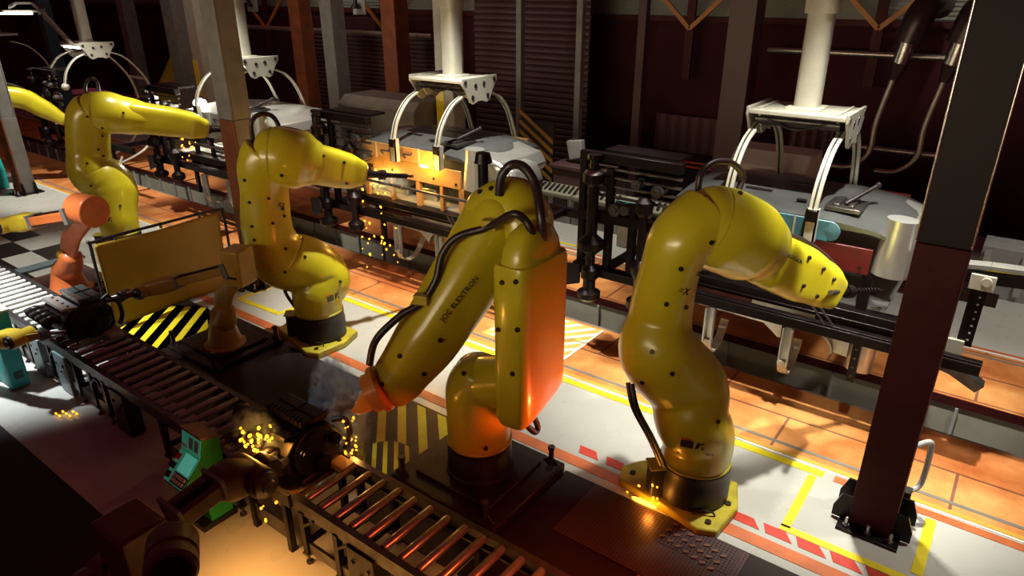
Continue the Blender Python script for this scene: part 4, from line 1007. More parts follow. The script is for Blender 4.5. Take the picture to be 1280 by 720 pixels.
b = MB(); b.span((-.15, 8.33, 2.05), (.08, 8.39, 2.22)); b.cyl((.0, 8.33, 2.16), (.0, 8.30, 2.16), .05, n=14); obj('clamp_plate', b, WHITE, root, bevel=.006)
b = MB(); b.tube([(-.3, 8.36, 2.05), (-.34, 8.34, 1.9), (-.3, 8.36, 1.75), (-.36, 8.36, 1.6), (-.38, 8.36, 1.45)], .035, 10); b.box((-.31, 8.36, 1.98), (.1, .06, .22)); b.box((-.33, 8.36, 1.76), (.12, .08, .12)); obj('cylinder_linkage', b, LGREY, root)
b = MB(); b.span((-.2, 8.36, 1.22), (-.04, 8.42, 1.42)); obj('white_pad', b, WHITE, root)
b = MB(); b.span((-1.6, 8.40, 1.10), (-.2, 8.48, 1.30)); b.span((-1.6, 8.37, 1.16), (-.2, 8.399, 1.18)); obj('lower_rail', b, BLKM, root)
b = MB(); b.prism([(0, 0), (.45, -.02), (.75, -.2), (.68, -.3), (.4, -.16), (.03, -.08)], (-.5, 8.30, 1.18), (1, 0, 0), (0, 0, 1), (0, .16, 0)); obj('foot', b, DSTEEL, root, bevel=.008)
# slim rods crossing before the amber shell and by the weld flash
for (pa, pb, yy, lab) in (((452, 223), (560, 255), 8.0, 'thin brass-coloured rod in front of the amber-lit car shell'), ((238, 178), (283, 190), 8.0, 'thin steel rod beside the left grey column')):
    a, c = at(*pa, Y=yy), at(*pb, Y=yy); c.z = a.z
    root = thing('guide_rod', lab, 'rod', a); b = MB(); b.cyl(a, c + V((.8, 0, 0)), .022, n=12); obj('rod', b, DSTEEL, root)
    b = MB(); b.cyl(a.lerp(c, .4), a.lerp(c, .5), .04, n=12); obj('collar', b, STEEL, root)
# pale trays on the left stretch
def tray(x0, x1, y, z, lab):
    root = thing('carrier_tray', lab, 'tray', ((x0 + x1) / 2, y, z))
    b = MB(); b.span((x0, y, z - .02), (x1, y + .55, z)); obj('sheet', b, LGREY, root)
    for i in range(4):
        x = x0 + .1 + i * (x1 - x0 - .2) / 3; b = MB(); b.span((x - .03, y + .02, z - .30), (x + .03, y + .12, z - .02)); obj('hanger', b, BLKM, root)
tray(-16.3, -14.6, 8.4, 1.45, 'pale tray on the black carrier left of the grey column'); tray(-24.0, -22.2, 8.4, 1.45, 'pale tray on the carrier left of the farthest yellow robot')
root = thing('parts_cabinet', 'turquoise and white cabinet seen through the black carrier frame', 'cabinet', at(787, 300, Y=12.3)); q = at(787, 275, Y=12.3)
b = MB(); b.span((q.x - .28, 12.3, 0), (q.x + .3, 12.7, 1.0)); obj('body', b, WHITE, root, bevel=.02)
for z in (.95, .62):
    b = MB(); b.span((q.x - .30, 12.28, z - .06), (q.x + .3, 12.299, z + .05)); obj('turquoise_strip', b, CYAN, root)

# ================================================================== ROLLER CONVEYORS
def conveyor(x0, x1, lab, legs, pale_to=None, ya=2.84, yb=3.52, z=.75):
    root = thing('roller_conveyor', lab, 'conveyor', ((x0 + x1) / 2, (ya + yb) / 2, 0))
    for nm, y in (('side_rail', ya), ('side_rail', yb)):
        s = 1 if y == ya else -1
        b = MB(); b.span((x0, y - .018, z - .14), (x1, y + .018, z - .01)); b.span((x0, y - .03 * s, z - .02), (x1, y + .035 * s, z + .0)); b.span((x0, y - .018, z - .16), (x1, y + .05 * s, z - .14)); obj(nm, b, DSTEEL if pale_to is None else DSTEEL, root)
    x = x0 + .12; 
    proto = None; protow = None
    while x < x1 - .05:
        pale = pale_to is not None and x < pale_to
        b = MB(); b.lathe([(.012, -.02), (.012, 0), (.030, .002), (.038, .02), (.038, yb - ya - .1), (.030, yb - ya - .082), (.012, yb - ya - .08), (.012, yb - ya - .06)], (x, ya + .04, z - .02), (0, 1, 0), 18)
        obj('roller', b, ROLLW if pale else ROLL, root)
        x += .2
    for lx, kind in legs:
        for y in (ya, yb):
            b = MB(); b.span((lx - .03, y - .03, .10), (lx + .03, y + .03, z - .14)); lg = obj('leg', b, BLKM, root)
            b = MB(); b.cyl((lx, y, .02), (lx, y, .12), .012, n=8); b.cyl((lx, y, .0), (lx, y, .02), .035, n=12); b.box((lx, y, .12), (.08, .08, .02)); obj('foot', b, DSTEEL, lg)
        b = MB(); b.span((lx - .02, ya, .22), (lx + .02, yb, .27)); b.span((lx - .02, ya, .52), (lx + .02, yb, .56)); obj('cross_bar', b, BLKM, root)
        b = MB(); b.bar((lx, ya - .02, z - .30), (lx + (.18 if kind else -.18), ya - .02, z - .15), .025, .025, (0, 1, 0)); obj('knee_brace', b, BLKM, root)
    for i in range(len(legs) - 1):
        a, c = legs[i][0], legs[i + 1][0]
        if abs(c - a) < 1.3:
            b = MB(); b.span((min(a, c), ya - .01, .14), (max(a, c), ya + .02, .26)); obj('lower_beam', b, DSTEEL, root)
    return root
conveyor(-15.6, -5.45, 'long roller conveyor on the left with pale rollers at its far end', [(-12.9, 1), (-12.2, 0), (-10.95, 1), (-10.65, 0), (-9.9, 1), (-9.15, 0), (-8.7, 1), (-8.35, 0), (-7.0, 1), (-6.2, 0), (-5.6, 1)], pale_to=-9.75)
conveyor(-4.62, -1.7, 'near roller conveyor with rollers glinting red and orange', [(-4.52, 1), (-4.05, 1), (-3.0, 0), (-2.0, 0)])
root = thing('transfer_table', 'short metal transfer table under the smoking engine between the two conveyors', 'transfer table', (-5.03, 3.18, 0))
b = MB(); b.span((-5.42, 2.82, .66), (-4.66, 3.54, .70)); obj('deck', b, mat('brass_steel', (.42, .27, .12), .35, metal=.8), root, bevel=.008)
b = MB(); b.span((-5.42, 2.80, .60), (-4.66, 2.84, .74)); obj('side_rail', b, DSTEEL, root); b = MB(); b.span((-5.42, 3.52, .60), (-4.66, 3.56, .74)); obj('side_rail', b, DSTEEL, root)
for x in (-5.35, -4.78):
    for y in (2.84, 3.5):
        b = MB(); b.span((x - .03, y - .03, .0), (x + .03, y + .03, .62)); obj('leg', b, BLKM, root)
b = MB(); b.span((-5.35, 2.83, .12), (-4.78, 2.86, .30)); obj('lower_beam', b, DSTEEL, root)
b = MB(); b.span((-5.2, 2.95, .30), (-4.95, 3.3, .60)); obj('gear_box', b, OCHRE, root, bevel=.02)
# electrical box on the near conveyor legs
for x, lab, m in ((-3.72, 'tall dark control box hanging under the near roller conveyor', BLK), (-9.55, 'blue-grey panel under the long conveyor near the turquoise box', mat('panel_bluegrey', (.16, .22, .24), .4)), (-10.35, 'grey-blue upright panel under the long conveyor behind the turquoise box', mat('panel_bluegrey', (.16, .22, .24), .4)), (-8.0, 'dark panel under the long conveyor right of the leg pair', BLK)):
    root = thing('conveyor_panel', lab, 'control box', (x, 2.83, .1))
    b = MB(); b.span((x - .17, 2.80, .02), (x + .17, 2.98, .60)); obj('box', b, m, root, bevel=.008)
    for i in range(3):
        b = MB(); b.cyl((x - .1 + i * .1, 2.80, .45 - .1 * (i % 2)), (x - .1 + i * .1, 2.785, .45 - .1 * (i % 2)), .02, n=10); obj('knob', b, BOLT, root)

# ================================================================== ENGINES
def engine(cx, cy, z0, lab, dark=False):
    root = thing('engine', lab, 'engine', (cx, cy, z0))
    EM = mat('engine_black', (.018, .012, .012), .35, metal=.5, noise=.3)
    b = MB(); b.prism([(-.30, .06), (-.22, .0), (.22, .0), (.30, .06), (.30, .30), (.20, .42), (-.20, .42), (-.30, .30)], (cx - .34, cy, z0), (0, 1, 0), (0, 0, 1), (.68, 0, 0)); obj('block', b, EM, root, bevel=.015)
    b = MB(); b.span((cx - .40, cy - .22, z0 - .03), (cx + .40, cy + .22, z0 + .02)); obj('pallet', b, STEEL if not dark else DSTEEL, root, bevel=.006)
    cm = mat('cover_silver', (.62, .62, .58), .35, metal=.6) if not dark else EM
    b = MB(); b.box((cx - .02, cy - .17, z0 + .42), (.60, .20, .05), Matrix.Rotation(math.radians(-14), 3, 'X')); h = obj('silver_cover', b, cm, root, bevel=.01)
    for i in range(4):
        b = MB(); b.cyl((cx - .24 + i * .15, cy - .17, z0 + .44), (cx - .24 + i * .15, cy - .17, z0 + .455), .018, n=8); obj('cover_bolt', b, BOLT, h)
    gm = mat('cover_greygreen', (.06, .09, .085), .4, metal=.3) if not dark else EM
    b = MB(); b.box((cx, cy + .09, z0 + .47), (.56, .28, .07)); g = obj('ribbed_cover', b, gm, root, bevel=.012)
    for i in range(10):
        b = MB(); b.box((cx - .25 + i * .056, cy - .03, z0 + .50), (.03, .07, .05)); obj('rib', b, mat('rib_silver', (.45, .45, .43), .35, metal=.6) if not dark else EM, g)
    b = MB(); b.box((cx, cy + .09, z0 + .512), (.012, .26, .015)); b.box((cx, cy + .1, z0 + .512), (.54, .012, .015)); obj('seam', b, EM, g)
    # intake stubs along the near side
    for i in range(4):
        x = cx - .30 + i * .16
        b = MB(); b.tube([(x, cy - .24, z0 + .26), (x - .02, cy - .36, z0 + .33), (x - .05, cy - .42, z0 + .30)], .055, 12); b.cyl((x - .045, cy - .40, z0 + .31), (x - .07, cy - .46, z0 + .28), .07, n=14); obj('intake_stub', b, EM, root)
    b = MB(); b.tube([(cx - .35, cy - .33, z0 + .15), (cx, cy - .38, z0 + .12), (cx + .3, cy - .33, z0 + .15)], .04, 10); obj('exhaust_pipe', b, DSTEEL, root)
    # end plate with pulleys
    b = MB(); b.lathe([(.02, 0), (.24, 0), (.25, .03), (.22, .06), (.02, .07)], (cx + .34, cy, z0 + .22), (1, 0, 0), 30); obj('end_cover', b, EM, root)
    for y, z, r in ((.0, .12, .09), (-.16, .30, .055), (.17, .30, .06)):
        b = MB(); b.lathe([(.02, 0), (r, 0), (r, .015), (r * .75, .02), (r * .75, .035), (r, .04), (r, .055), (.02, .06)], (cx + .41, cy + y, z0 + z), (1, 0, 0), 20); obj('pulley', b, BLKM, root)
    b = MB(); b.tube([(cx + .30, cy + .26, z0 + .40), (cx + .38, cy + .36, z0 + .38), (cx + .40, cy + .38, z0 + .2), (cx + .36, cy + .34, z0 + .05)], .03, 10); obj('hose', b, CAB, root)
    b = MB(); b.cyl((cx + .05, cy + .28, z0 + .30), (cx + .05, cy + .40, z0 + .36), .05, n=12); obj('sensor', b, EM, root); b = MB(); b.cyl((cx - .2, cy + .28, z0 + .28), (cx - .2, cy + .38, z0 + .30), .04, n=12); obj('sensor', b, EM, root)
    b = MB(); b.span((cx + .40, cy + .1, z0 - .02), (cx + .60, cy + .25, z0 + .04)); obj('clamp_shoe', b, WHITE if not dark else mat('shoe_orange', (.4, .2, .06), .4), root, bevel=.006)
    if dark:
        b = MB(); b.cyl((cx - .34, cy - .10, z0 + .36), (cx - .62, cy - .16, z0 + .36), .085, n=18); obj('end_cylinder', b, EM, root)
        for i in range(7):
            b = MB(); b.tube([(cx - .2 + i * .07, cy - .3, z0 + .1), (cx - .15 + i * .06, cy - .4, z0 + .05 + .03 * (i % 2)), (cx - .1 + i * .06, cy - .36, z0 - .02)], .012, 6); obj('wire', b, CAB, root)
    return root
engine(-9.62, 3.2, .80, 'black engine with a silver cover on the pale end of the long conveyor')
engine(-5.1, 3.22, .74, 'dark smoking engine with sparks around it between the two conveyors', dark=True)

# ================================================================== MUSTARD SCREEN
XS = -10.9
root = thing('welding_screen', 'mustard-yellow welding curtain in a black tube frame beside the conveyor', 'screen', (XS, 5.1, 0))
ys0, ys1, zt_, zb_ = 4.08, 6.12, 1.46, .10
pts = [(-.06, ys0 - .07, zb_ - .08), (-.06, ys0 - .07, zt_ - .05), (-.06, ys0 + .0, zt_ + .06), (-.06, (ys0 + ys1) / 2, zt_ + .07), (-.06, ys1 - .03, zt_ + .06), (-.06, ys1 + .07, zt_ - .04), (-.06, ys1 + .08, .9), (-.06, ys1 + .08, zb_ - .08)]
b = MB(); b.tube([(XS + .04, y, z) for _, y, z in pts], .024, 10, 7); fr = obj('frame', b, BLK, root)
for y in (ys0 + .3, (ys0 + ys1) / 2, ys1 - .35):
    b = MB(); b.box((XS + .03, y, zt_ + .04), (.05, .03, .08)); obj('hook', b, DSTEEL, fr)
n1, n2 = 36, 24; vs = []; fs = []
for j in range(n2 + 1):
    for i in range(n1 + 1):
        u, w = i / n1, j / n2
        sag = -.018 * math.sin(PI * u) * (1 if w > .95 else 0)
        vs.append((XS + .018 * math.sin(u * 9 + w * 4) + .03 * math.sin(PI * u) * w * (1 - w) * 4 * math.sin(u * 5), ys0 + (ys1 - ys0) * u + .0, zb_ + (zt_ - zb_) * w + sag))
for j in range(n2):
    for i in range(n1): a = j * (n1 + 1) + i; fs.append((a, a + 1, a + n1 + 2, a + n1 + 1))
b = MB(); b.add(vs, fs); cu = obj('curtain', b, CURT, root); so = cu.modifiers.new('thick', 'SOLIDIFY'); so.thickness = .012
b = MB(); b.span((XS - .2, ys0 - .1, 0), (XS + .25, ys0 - .04, .05)); b.span((XS - .2, ys1 + .05, 0), (XS + .25, ys1 + .11, .05)); obj('foot', b, BLK, root)

# ================================================================== OPERATOR CONSOLES
def console(x0, x1, yo, lab, side_m, face_m):
    root = thing('operator_console', lab, 'control console', ((x0 + x1) / 2, yo, 0))
    prof = [(.30, 0), (.30, .95), (.13, 1.01), (.08, .80), (-.16, .57), (-.13, .49), (.04, .51), (.06, 0)]
    b = MB(); b.prism(prof, (x0, yo, .0), (0, 1, 0), (0, 0, 1), (x1 - x0, 0, 0)); body = obj('body', b, side_m, root, bevel=.006)
    def face(nm, a, c, u0, u1, v0, v1, m, t=.008, par=None):
        a = V((0, yo + a[0], a[1])); c = V((0, yo + c[0], c[1])); up = c - a; L = up.length; up.normalize(); n = V((0, -up.z, up.y)) * 1.0
        o = a + up * (v0 * L); w = x1 - x0
        b = MB(); b.prism([(0, 0), ((u1 - u0) * w, 0), ((u1 - u0) * w, (v1 - v0) * L), (0, (v1 - v0) * L)], V((x0 + u0 * w, 0, 0)) + o, (1, 0, 0), up, n * t); return obj(nm, b, m, par or root)
    A, B_, C_ = (-.16, .57), (.08, .80), (.13, 1.01)
    f1 = face('keyboard_face', A, B_, .03, .97, .02, .98, face_m); f2 = face('head_face', B_, C_, .03, .97, .03, .97, face_m)
    face('display', A, B_, .36, .90, .42, .96, SCREEN, .014, f1)
    for i in range(5):
        for j in range(2): face('key', A, B_, .36 + i * .12, .44 + i * .12, .10 + j * .14, .20 + j * .14, BKEY, .02, f1)
    face('key_bed', A, B_, .32, .97, .05, .38, BLK, .012, f1)
    for i in range(3): face('red_button' if i else 'black_button', A, B_, .06, .22, .12 + i * .28, .30 + i * .28, REDB if i == 2 else BLK, .024, f1)
    for i in range(2): face('gauge', B_, C_, .42 + i * .28, .62 + i * .28, .25, .8, mat('gauge_pale', (.35, .75, .65), .3), .014, f2)
    for i in range(3): face('indicator', B_, C_, .06 + i * .1, .12 + i * .1, .2, .35, BKEY, .016, f2)
    b = MB(); b.prism([(.11, 1.01), (.30, .95), (.30, .98), (.11, 1.04)], (x0 - .01, yo, 0), (0, 1, 0), (0, 0, 1), (x1 - x0 + .02, 0, 0)); obj('top_cap', b, mat('cap_brown', (.22, .11, .07), .45), root)
    b = MB(); b.span((x0 - .02, yo - .05, 0), (x1 + .02, yo + .33, .06)); obj('plinth', b, BLK, root)
    return root
console(-6.05, -5.70, 2.50, 'green operator console with glowing mint panel below the dark conveyor', GREEN, MINT)
root = thing('turquoise_cabinet', 'turquoise cabinet standing at left in front of the pale conveyor end', 'cabinet', (-10.4, 2.5, 0))
b = MB(); b.span((-10.75, 2.38, .02), (-10.2, 2.60, 1.12)); obj('body', b, CYAN, root, bevel=.012)
b = MB(); b.span((-10.765, 2.36, 1.12), (-10.19, 2.62, 1.15)); obj('top', b, WHITE, root)
for i in range(4):
    b = MB(); b.span((-10.198, 2.44, .16 + i * .03), (-10.192, 2.55, .175 + i * .03)); obj('vent_slot', b, BLK, root)
b = MB(); b.span((-10.76, 2.37, .0), (-10.62, 2.61, 1.1)); obj('grey_edge', b, LGREY, root)
root = thing('turquoise_cabinet', 'turquoise cabinet at the left frame edge beside the farthest column', 'cabinet', (-22.3, 6.4, 0))
b = MB(); b.prism([(-.3, 0), (.25, 0), (.3, .5), (.05, 1.15), (-.3, 1.15)], (-22.3, 6.15, .0), (1, 0, 0), (0, 0, 1), (0, .4, 0)); obj('body', b, CYAN, root, bevel=.02)
b = MB(); b.span((-22.58, 6.13, 1.15), (-22.2, 6.57, 1.2)); obj('lid', b, WHITE, root)

# ================================================================== SLIM MATERIAL-HANDLING ROBOTS
def slim_robot(lab, base, sh, el, rods, wr, hand, M1, M2, k=1.0, el_box=True, lower=True):
    base = V(base); sh = V(sh); el = V(el); r0, r1 = V(rods[0]), V(rods[1]); wr = V(wr); hand = V(hand)
    root = thing('handling_robot', lab, 'robot', base)
    b = MB(); b.lathe([(.30 * k, 0), (.30 * k, .03), (.25 * k, .05), (.23 * k, .12), (.18 * k, .34), (.17 * k, .40)], base, n=32); obj('pedestal', b, M1, root)
    b = MB(); b.loft([(base + V((0, 0, .36)), .17 * k), (base.lerp(sh, .55) + V((0, 0, .1)), .16 * k), (sh, .13 * k)], 24, 5, up=(1, 0, 0)); obj('turntable', b, M1, root)
    d = (el - sh); fl = (r1 - r0); fl.z = 0; fl.normalize(); sd = V((-fl.y, fl.x, 0))
    if lower:
        bulge = sh.lerp(el, .5) + fl * .02 * k
        pts = [sh + fl * .10 * k - V((0, 0, .04)), sh.lerp(el, .3) + fl * .11 * k, bulge + fl * .02, el - V((0, 0, .1)) * k]
        b = MB(); b.loft([(pts[0], .13 * k, .05 * k), (pts[1], .14 * k, .05 * k), (pts[2], .10 * k, .05 * k), (pts[3], .12 * k, .05 * k)], 24, 6, up=fl, e=3); obj('lower_arm', b, M1, root)
        b = MB(); b.loft([(p + fl * .05 * k - sd * .05 * k, .085 * k, .03 * k) for p in pts], 20, 6, up=fl, e=3); obj('arm_cover', b, M2, root)
        b = MB(); b.cyl(pts[0] - sd * .09 * k, pts[0] + sd * .09 * k, .12 * k, n=24); b.cyl(pts[0] - sd * .11 * k, pts[0] - sd * .09 * k, .06 * k, n=18); obj('shoulder_drum', b, M2, root, bevel=.01)
    b = MB(); 
    if el_box:
        R = Matrix((fl, sd, V((0, 0, 1)))).transposed(); b.box(el, (.30 * k, .34 * k, .52 * k), R); e_ = obj('elbow_box', b, M1, root, bevel=.03)
        b = MB(); b.box(el - sd * .175 * k - V((0, 0, .12)), (.16 * k, .01, .03), R); b.box(el + sd * .175 * k - V((0, 0, .12)), (.16 * k, .01, .03), R); obj('slot', b, INK, e_)
    else:
        b.cyl(el - fl * .22 * k, el + fl * .12 * k, .20 * k, n=28); e_ = obj('elbow_drum', b, M1, root, bevel=.02)
        b = MB(); b.cyl(el + fl * .12 * k, el + fl * .17 * k, .16 * k, n=24); obj('grey_ring', b, GREYP, e_)
    # twin-beam forearm
    b = MB(); 
    for s in (-1, 1): b.bar(r0 + sd * .065 * k * s, r1 + sd * .065 * k * s, .05 * k, .11 * k)
    b.bar(r0 - V((0, 0, .03)), r1 - V((0, 0, .03)), .09 * k, .03 * k); fo = obj('forearm', b, M1, root, bevel=.012)
    b = MB(); b.bar(r0.lerp(r1, .0), r0.lerp(r1, .08), .22 * k, .20 * k); obj('grey_collar', b, GREYP, fo)
    b = MB(); b.bar(r0.lerp(r1, .92), r1, .2 * k, .17 * k); obj('grey_collar', b, GREYP, fo)
    b = MB(); b.cyl(r0 + V((0, 0, .07 * k)), r1 + V((0, 0, .07 * k)), .018, n=8); obj('hose', b, CAB, fo)
    # wrist block with motor discs
    d2 = (wr - r1); d2n = d2.normalized(); up = V((0, 0, 1))
    b = MB(); b.loft([(r1, .10 * k, .10 * k), (r1.lerp(wr, .4), .12 * k, .11 * k), (wr, .10 * k, .09 * k)], 20, 5, up=(0, 0, 1), e=4); w = obj('wrist_block', b, M2, root)
    b = MB(); b.cyl(wr - sd * .15 * k, wr + sd * .15 * k, .10 * k, n=24); obj('joint_drum', b, M2, w, bevel=.008)
    for s in (-1, 1):
        b = MB(); b.lathe([(.09 * k, 0), (.085 * k, .03 * k), (.05 * k, .04 * k), (.04 * k, .055 * k)], wr + sd * .15 * k * s, sd * s, 22); obj('motor_cap', b, DSTEEL, w)
    mid = wr.lerp(hand, .5)
    b = MB(); b.bar(wr + sd * .05 * k, mid + sd * .05 * k, .03 * k, .09 * k); b.bar(wr - sd * .05 * k, mid - sd * .05 * k, .03 * k, .09 * k); obj('fork_link', b, M1, root, bevel=.006)
    b = MB(); b.cyl(mid - sd * .08 * k, mid + sd * .08 * k, .075 * k, n=20); g = obj('hand_joint', b, DSTEEL, root, bevel=.006)
    b = MB(); b.cyl(mid, mid.lerp(hand, .55), .05 * k, .04 * k, 16); obj('flange', b, STEEL, root)
    for s in (-1, 1):
        b = MB(); b.bar(mid.lerp(hand, .5) + sd * .05 * k * s, hand + sd * .06 * k * s, .025 * k, .05 * k); obj('finger', b, STEEL, root, bevel=.004)
    return root
    return root
A = at
bz = A(282, 430, Z=.12)
slim_robot('ochre handling robot right of the mustard screen, reaching for the engine', bz, A(284, 388, Y=bz.y), A(298, 332, Y=bz.y), (A(288, 335, Y=bz.y - .1), A(222, 352, Y=4.35)), A(183, 362, Y=4.05), A(128, 376, Y=3.55), OCHRE, OCHRE)
bz = A(88, 362, Z=.12)
slim_robot('orange handling robot at far left with a bright yellow forearm', bz, A(90, 320, Y=bz.y), A(105, 262, Y=bz.y), (A(92, 268, Y=bz.y - .15), A(42, 276, Y=3.95)), A(13, 280, Y=3.75), A(-50, 290, Y=3.4), ORANGER, mat('yellow_orange_paint', (.80, .58, .04), .35, coat=.3, noise=.15), k=1.25, el_box=False)
slim_robot('yellow-brown handling robot reaching in from the left edge to the engine', (-11.9, 1.75, .0), (-11.9, 1.8, .7), A(-75, 425, Y=2.0), (A(-65, 428, Y=2.05), A(0, 424, Y=2.35)), A(27, 422, Y=2.5), A(88, 412, Y=2.95), OCHRE, mat('yellow_orange_paint', (.75, .50, .06), .35))
e5 = A(172, 690, Y=1.6)
o5 = slim_robot('dark brown handling robot in the foreground, nearest to the camera', (e5.x - .25, e5.y - .35, .0), (e5.x - .25, e5.y - .3, .62), e5, (A(215, 648, Y=1.75), A(272, 604, Y=2.15)), A(312, 594, Y=2.42), A(352, 572, Y=2.85), BRNROB, BRNROB, k=1.3)
c = A(215, 700, Y=1.45)
dxy = V((.80, -.45, .1)).normalized()
b = MB(); b.lathe([(.03, -.20), (.17, -.20), (.17, -.02), (.155, -.01), (.155, .02), (.17, .03), (.17, .12), (.15, .14), (.03, .14)], c, dxy, 32); em = obj('elbow_motor', b, BRNROB, o5)
b = MB(); b.cyl(c + dxy * .135, c + dxy * .15, .12, n=28); obj('end_cap', b, BLK, em)

# ================================================================== SPARKS, FLASHES, SMOKE
sp = MB(); sp.ball((0, 0, 0), 1, 8); SPM = bpy.data.meshes.new('spark'); SPM.from_pydata([tuple(p) for p in sp.v], [], sp.f); SPM.materials.append(SPARK)
def sparks(n, px0, px1, py0, py1, Y0, Y1, r, lab, group, el=1.8):
    for i in range(n):
        p = at(random.uniform(px0, px1), random.gauss((py0 + py1) / 2, (py1 - py0) / 3.4), Y=random.uniform(Y0, Y1))
        if p.z < .02: p.z = .03
        o = bpy.data.objects.new('spark', SPM); COL.objects.link(o); o.location = p
        s = r * random.uniform(.5, 1.1); o.scale = (s, s, s * random.uniform(1, el)); o.rotation_euler = (random.uniform(-.7, .7), random.uniform(-.7, .7), 0)
        tag(o, lab, 'spark', group)
sparks(26, 452, 482, 205, 330, 8.05, 8.3, .022, 'spark falling below the torch of the second yellow robot', 'sparks below the second robot')
sparks(10, 470, 500, 280, 350, 7.6, 8.3, .02, 'small spark over the deck under the amber-lit car shell', 'sparks over the deck')
sparks(16, 226, 246, 162, 202, 8.2, 8.6, .024, 'spark dripping from the weld beside the left grey column', 'sparks at the left weld')
sparks(26, 300, 346, 536, 566, 2.68, 2.85, .017, 'spark on the rollers left of the smoking engine', 'sparks left of the engine')
sparks(20, 428, 447, 515, 580, 3.45, 3.7, .013, 'spark rising at the right end of the smoking engine', 'sparks right of the engine')
sparks(9, 322, 346, 598, 640, 2.5, 2.7, .014, 'spark dropping beneath the foreground robot hand', 'sparks under the conveyor')
sparks(9, 782, 825, 608, 640, 5.35, 5.5, .018, 'spark on the floor line beside the nearest robot base plate', 'sparks at the base plate')
for i in range(7):
    p = at(70 + i * 4.3, 517 + 3 * math.sin(i * 2.1), Z=.03); o = bpy.data.objects.new('spark', SPM); COL.objects.link(o); o.location = p; o.scale = (.03, .014, .012); tag(o, 'spark lying on the pale floor beside the conveyor legs', 'spark', 'sparks on the left floor')
b = MB(); b.ball(at(250, 129, Y=8.9), .13, 12, (1.6, 1, .8)); tag(obj('weld_flash', b, SPARKW), 'blinding white weld flash beside the left grey column', 'weld flash')
b = MB(); b.ball(at(530, 208, Y=8.34), .035, 12, (3.2, .4, .8)); tag(obj('weld_glow', b, mat('amber_arc', (1, .7, .2), .5, emit=(1, .55, .06), es=30)), 'amber weld glow on the side of the centre car shell', 'weld flash')
b = MB(); b.ball(at(805, 628, Z=.04), .03, 10, (5, 1.2, .5)); tag(obj('ember_glow', b, mat('ember', (1, .5, .1), .5, emit=(1, .40, .03), es=7)), 'glowing orange embers along the nearest robot base plate', 'embers')

def smoke(c, r, dens, lab, seed):
    m = bpy.data.materials.new('smoke'); m.use_nodes = True; nt = m.node_tree; nt.nodes.remove(nt.nodes['Principled BSDF'])
    pv = nt.nodes.new('ShaderNodeVolumePrincipled'); pv.inputs['Color'].default_value = (.62, .74, .86, 1); pv.inputs['Anisotropy'].default_value = .2
    out = nt.nodes['Material Output']; nt.links.new(pv.outputs[0], out.inputs['Volume'])
    tc = nt.nodes.new('ShaderNodeTexCoord'); n = nt.nodes.new('ShaderNodeTexNoise'); n.inputs['Scale'].default_value = 7; n.inputs['Detail'].default_value = 4; n.inputs['Distortion'].default_value = 1.0
    mp = nt.nodes.new('ShaderNodeMapping'); mp.inputs['Location'].default_value = (seed, 0, 0); nt.links.new(tc.outputs['Object'], mp.inputs[0]); nt.links.new(mp.outputs[0], n.inputs[0])
    gr = nt.nodes.new('ShaderNodeTexGradient'); gr.gradient_type = 'SPHERICAL'
    mg = nt.nodes.new('ShaderNodeMapping'); mg.inputs['Scale'].default_value = [1 / a for a in r]; nt.links.new(tc.outputs['Object'], mg.inputs[0]); nt.links.new(mg.outputs[0], gr.inputs[0])
    mr = nt.nodes.new('ShaderNodeMapRange'); mr.inputs['From Min'].default_value = .46; mr.inputs['From Max'].default_value = .80; nt.links.new(n.outputs['Fac'], mr.inputs[0])
    mu = nt.nodes.new('ShaderNodeMath'); mu.operation = 'MULTIPLY'; pw = nt.nodes.new('ShaderNodeMath'); pw.operation = 'POWER'; pw.inputs[1].default_value = 1.5; nt.links.new(gr.outputs['Fac'], pw.inputs[0]); nt.links.new(mr.outputs[0], mu.inputs[0]); nt.links.new(pw.outputs[0], mu.inputs[1])
    m2 = nt.nodes.new('ShaderNodeMath'); m2.operation = 'MULTIPLY'; m2.inputs[1].default_value = dens; nt.links.new(mu.outputs[0], m2.inputs[0]); nt.links.new(m2.outputs[0], pv.inputs['Density'])
    b = MB(); b.ball((0, 0, 0), 1, 20, r); me = bpy.data.meshes.new('smoke'); me.from_pydata([tuple(p) for p in b.v], [], b.f); me.materials.append(m)
    o = bpy.data.objects.new('smoke_puff', me); COL.objects.link(o); o.location = c; tag(o, lab, 'smoke', kind='stuff')
smoke(at(425, 518, Y=3.8), (.38, .30, .75), 340, 'blue-white smoke rising at the right end of the smoking engine', 3)
smoke(at(322, 545, Y=2.95), (.38, .2, .30), 260, 'pale smoke over the rollers left of the smoking engine', 11)
smoke(at(486, 228, Y=8.1), (.55, .2, .3), 40, 'thin smoke drifting from the torch of the second yellow robot', 5)

# ================================================================== LIGHT
def lamp(kind, name, loc, energy, color, size=.5, target=None, angle=60, blend=.6, sy=None):
    l = bpy.data.lights.new(name, kind); l.energy = energy; l.color = color
    if kind == 'AREA':
        l.shape = 'RECTANGLE'; l.size = size; l.size_y = sy or size
    elif kind == 'SPOT': l.spot_size = math.radians(angle); l.spot_blend = blend; l.shadow_soft_size = size
    else: l.shadow_soft_size = size
    o = bpy.data.objects.new(name, l); COL.objects.link(o); o.location = V(loc)
    if target is not None: o.rotation_euler = (V(target) - V(loc)).to_track_quat('-Z', 'Y').to_euler()
    return o
WARMW = (1, .95, .82)
for cx, e in ((-2.33, 1.0), (-8.15, 1.1), (-14.35, .9), (-21.0, .9)):
    lamp('SPOT', 'line_spot', (cx + 1.3, 7.5, 8.0), 3900 * e, WARMW, .10, (cx + .5, 8.2, 0), 50, .6)
lamp('SPOT', 'floor_pool', (-4.6, 8.6, 6.5), 1300, WARMW, .1, (-4.6, 7.3, 0), 44, .9)
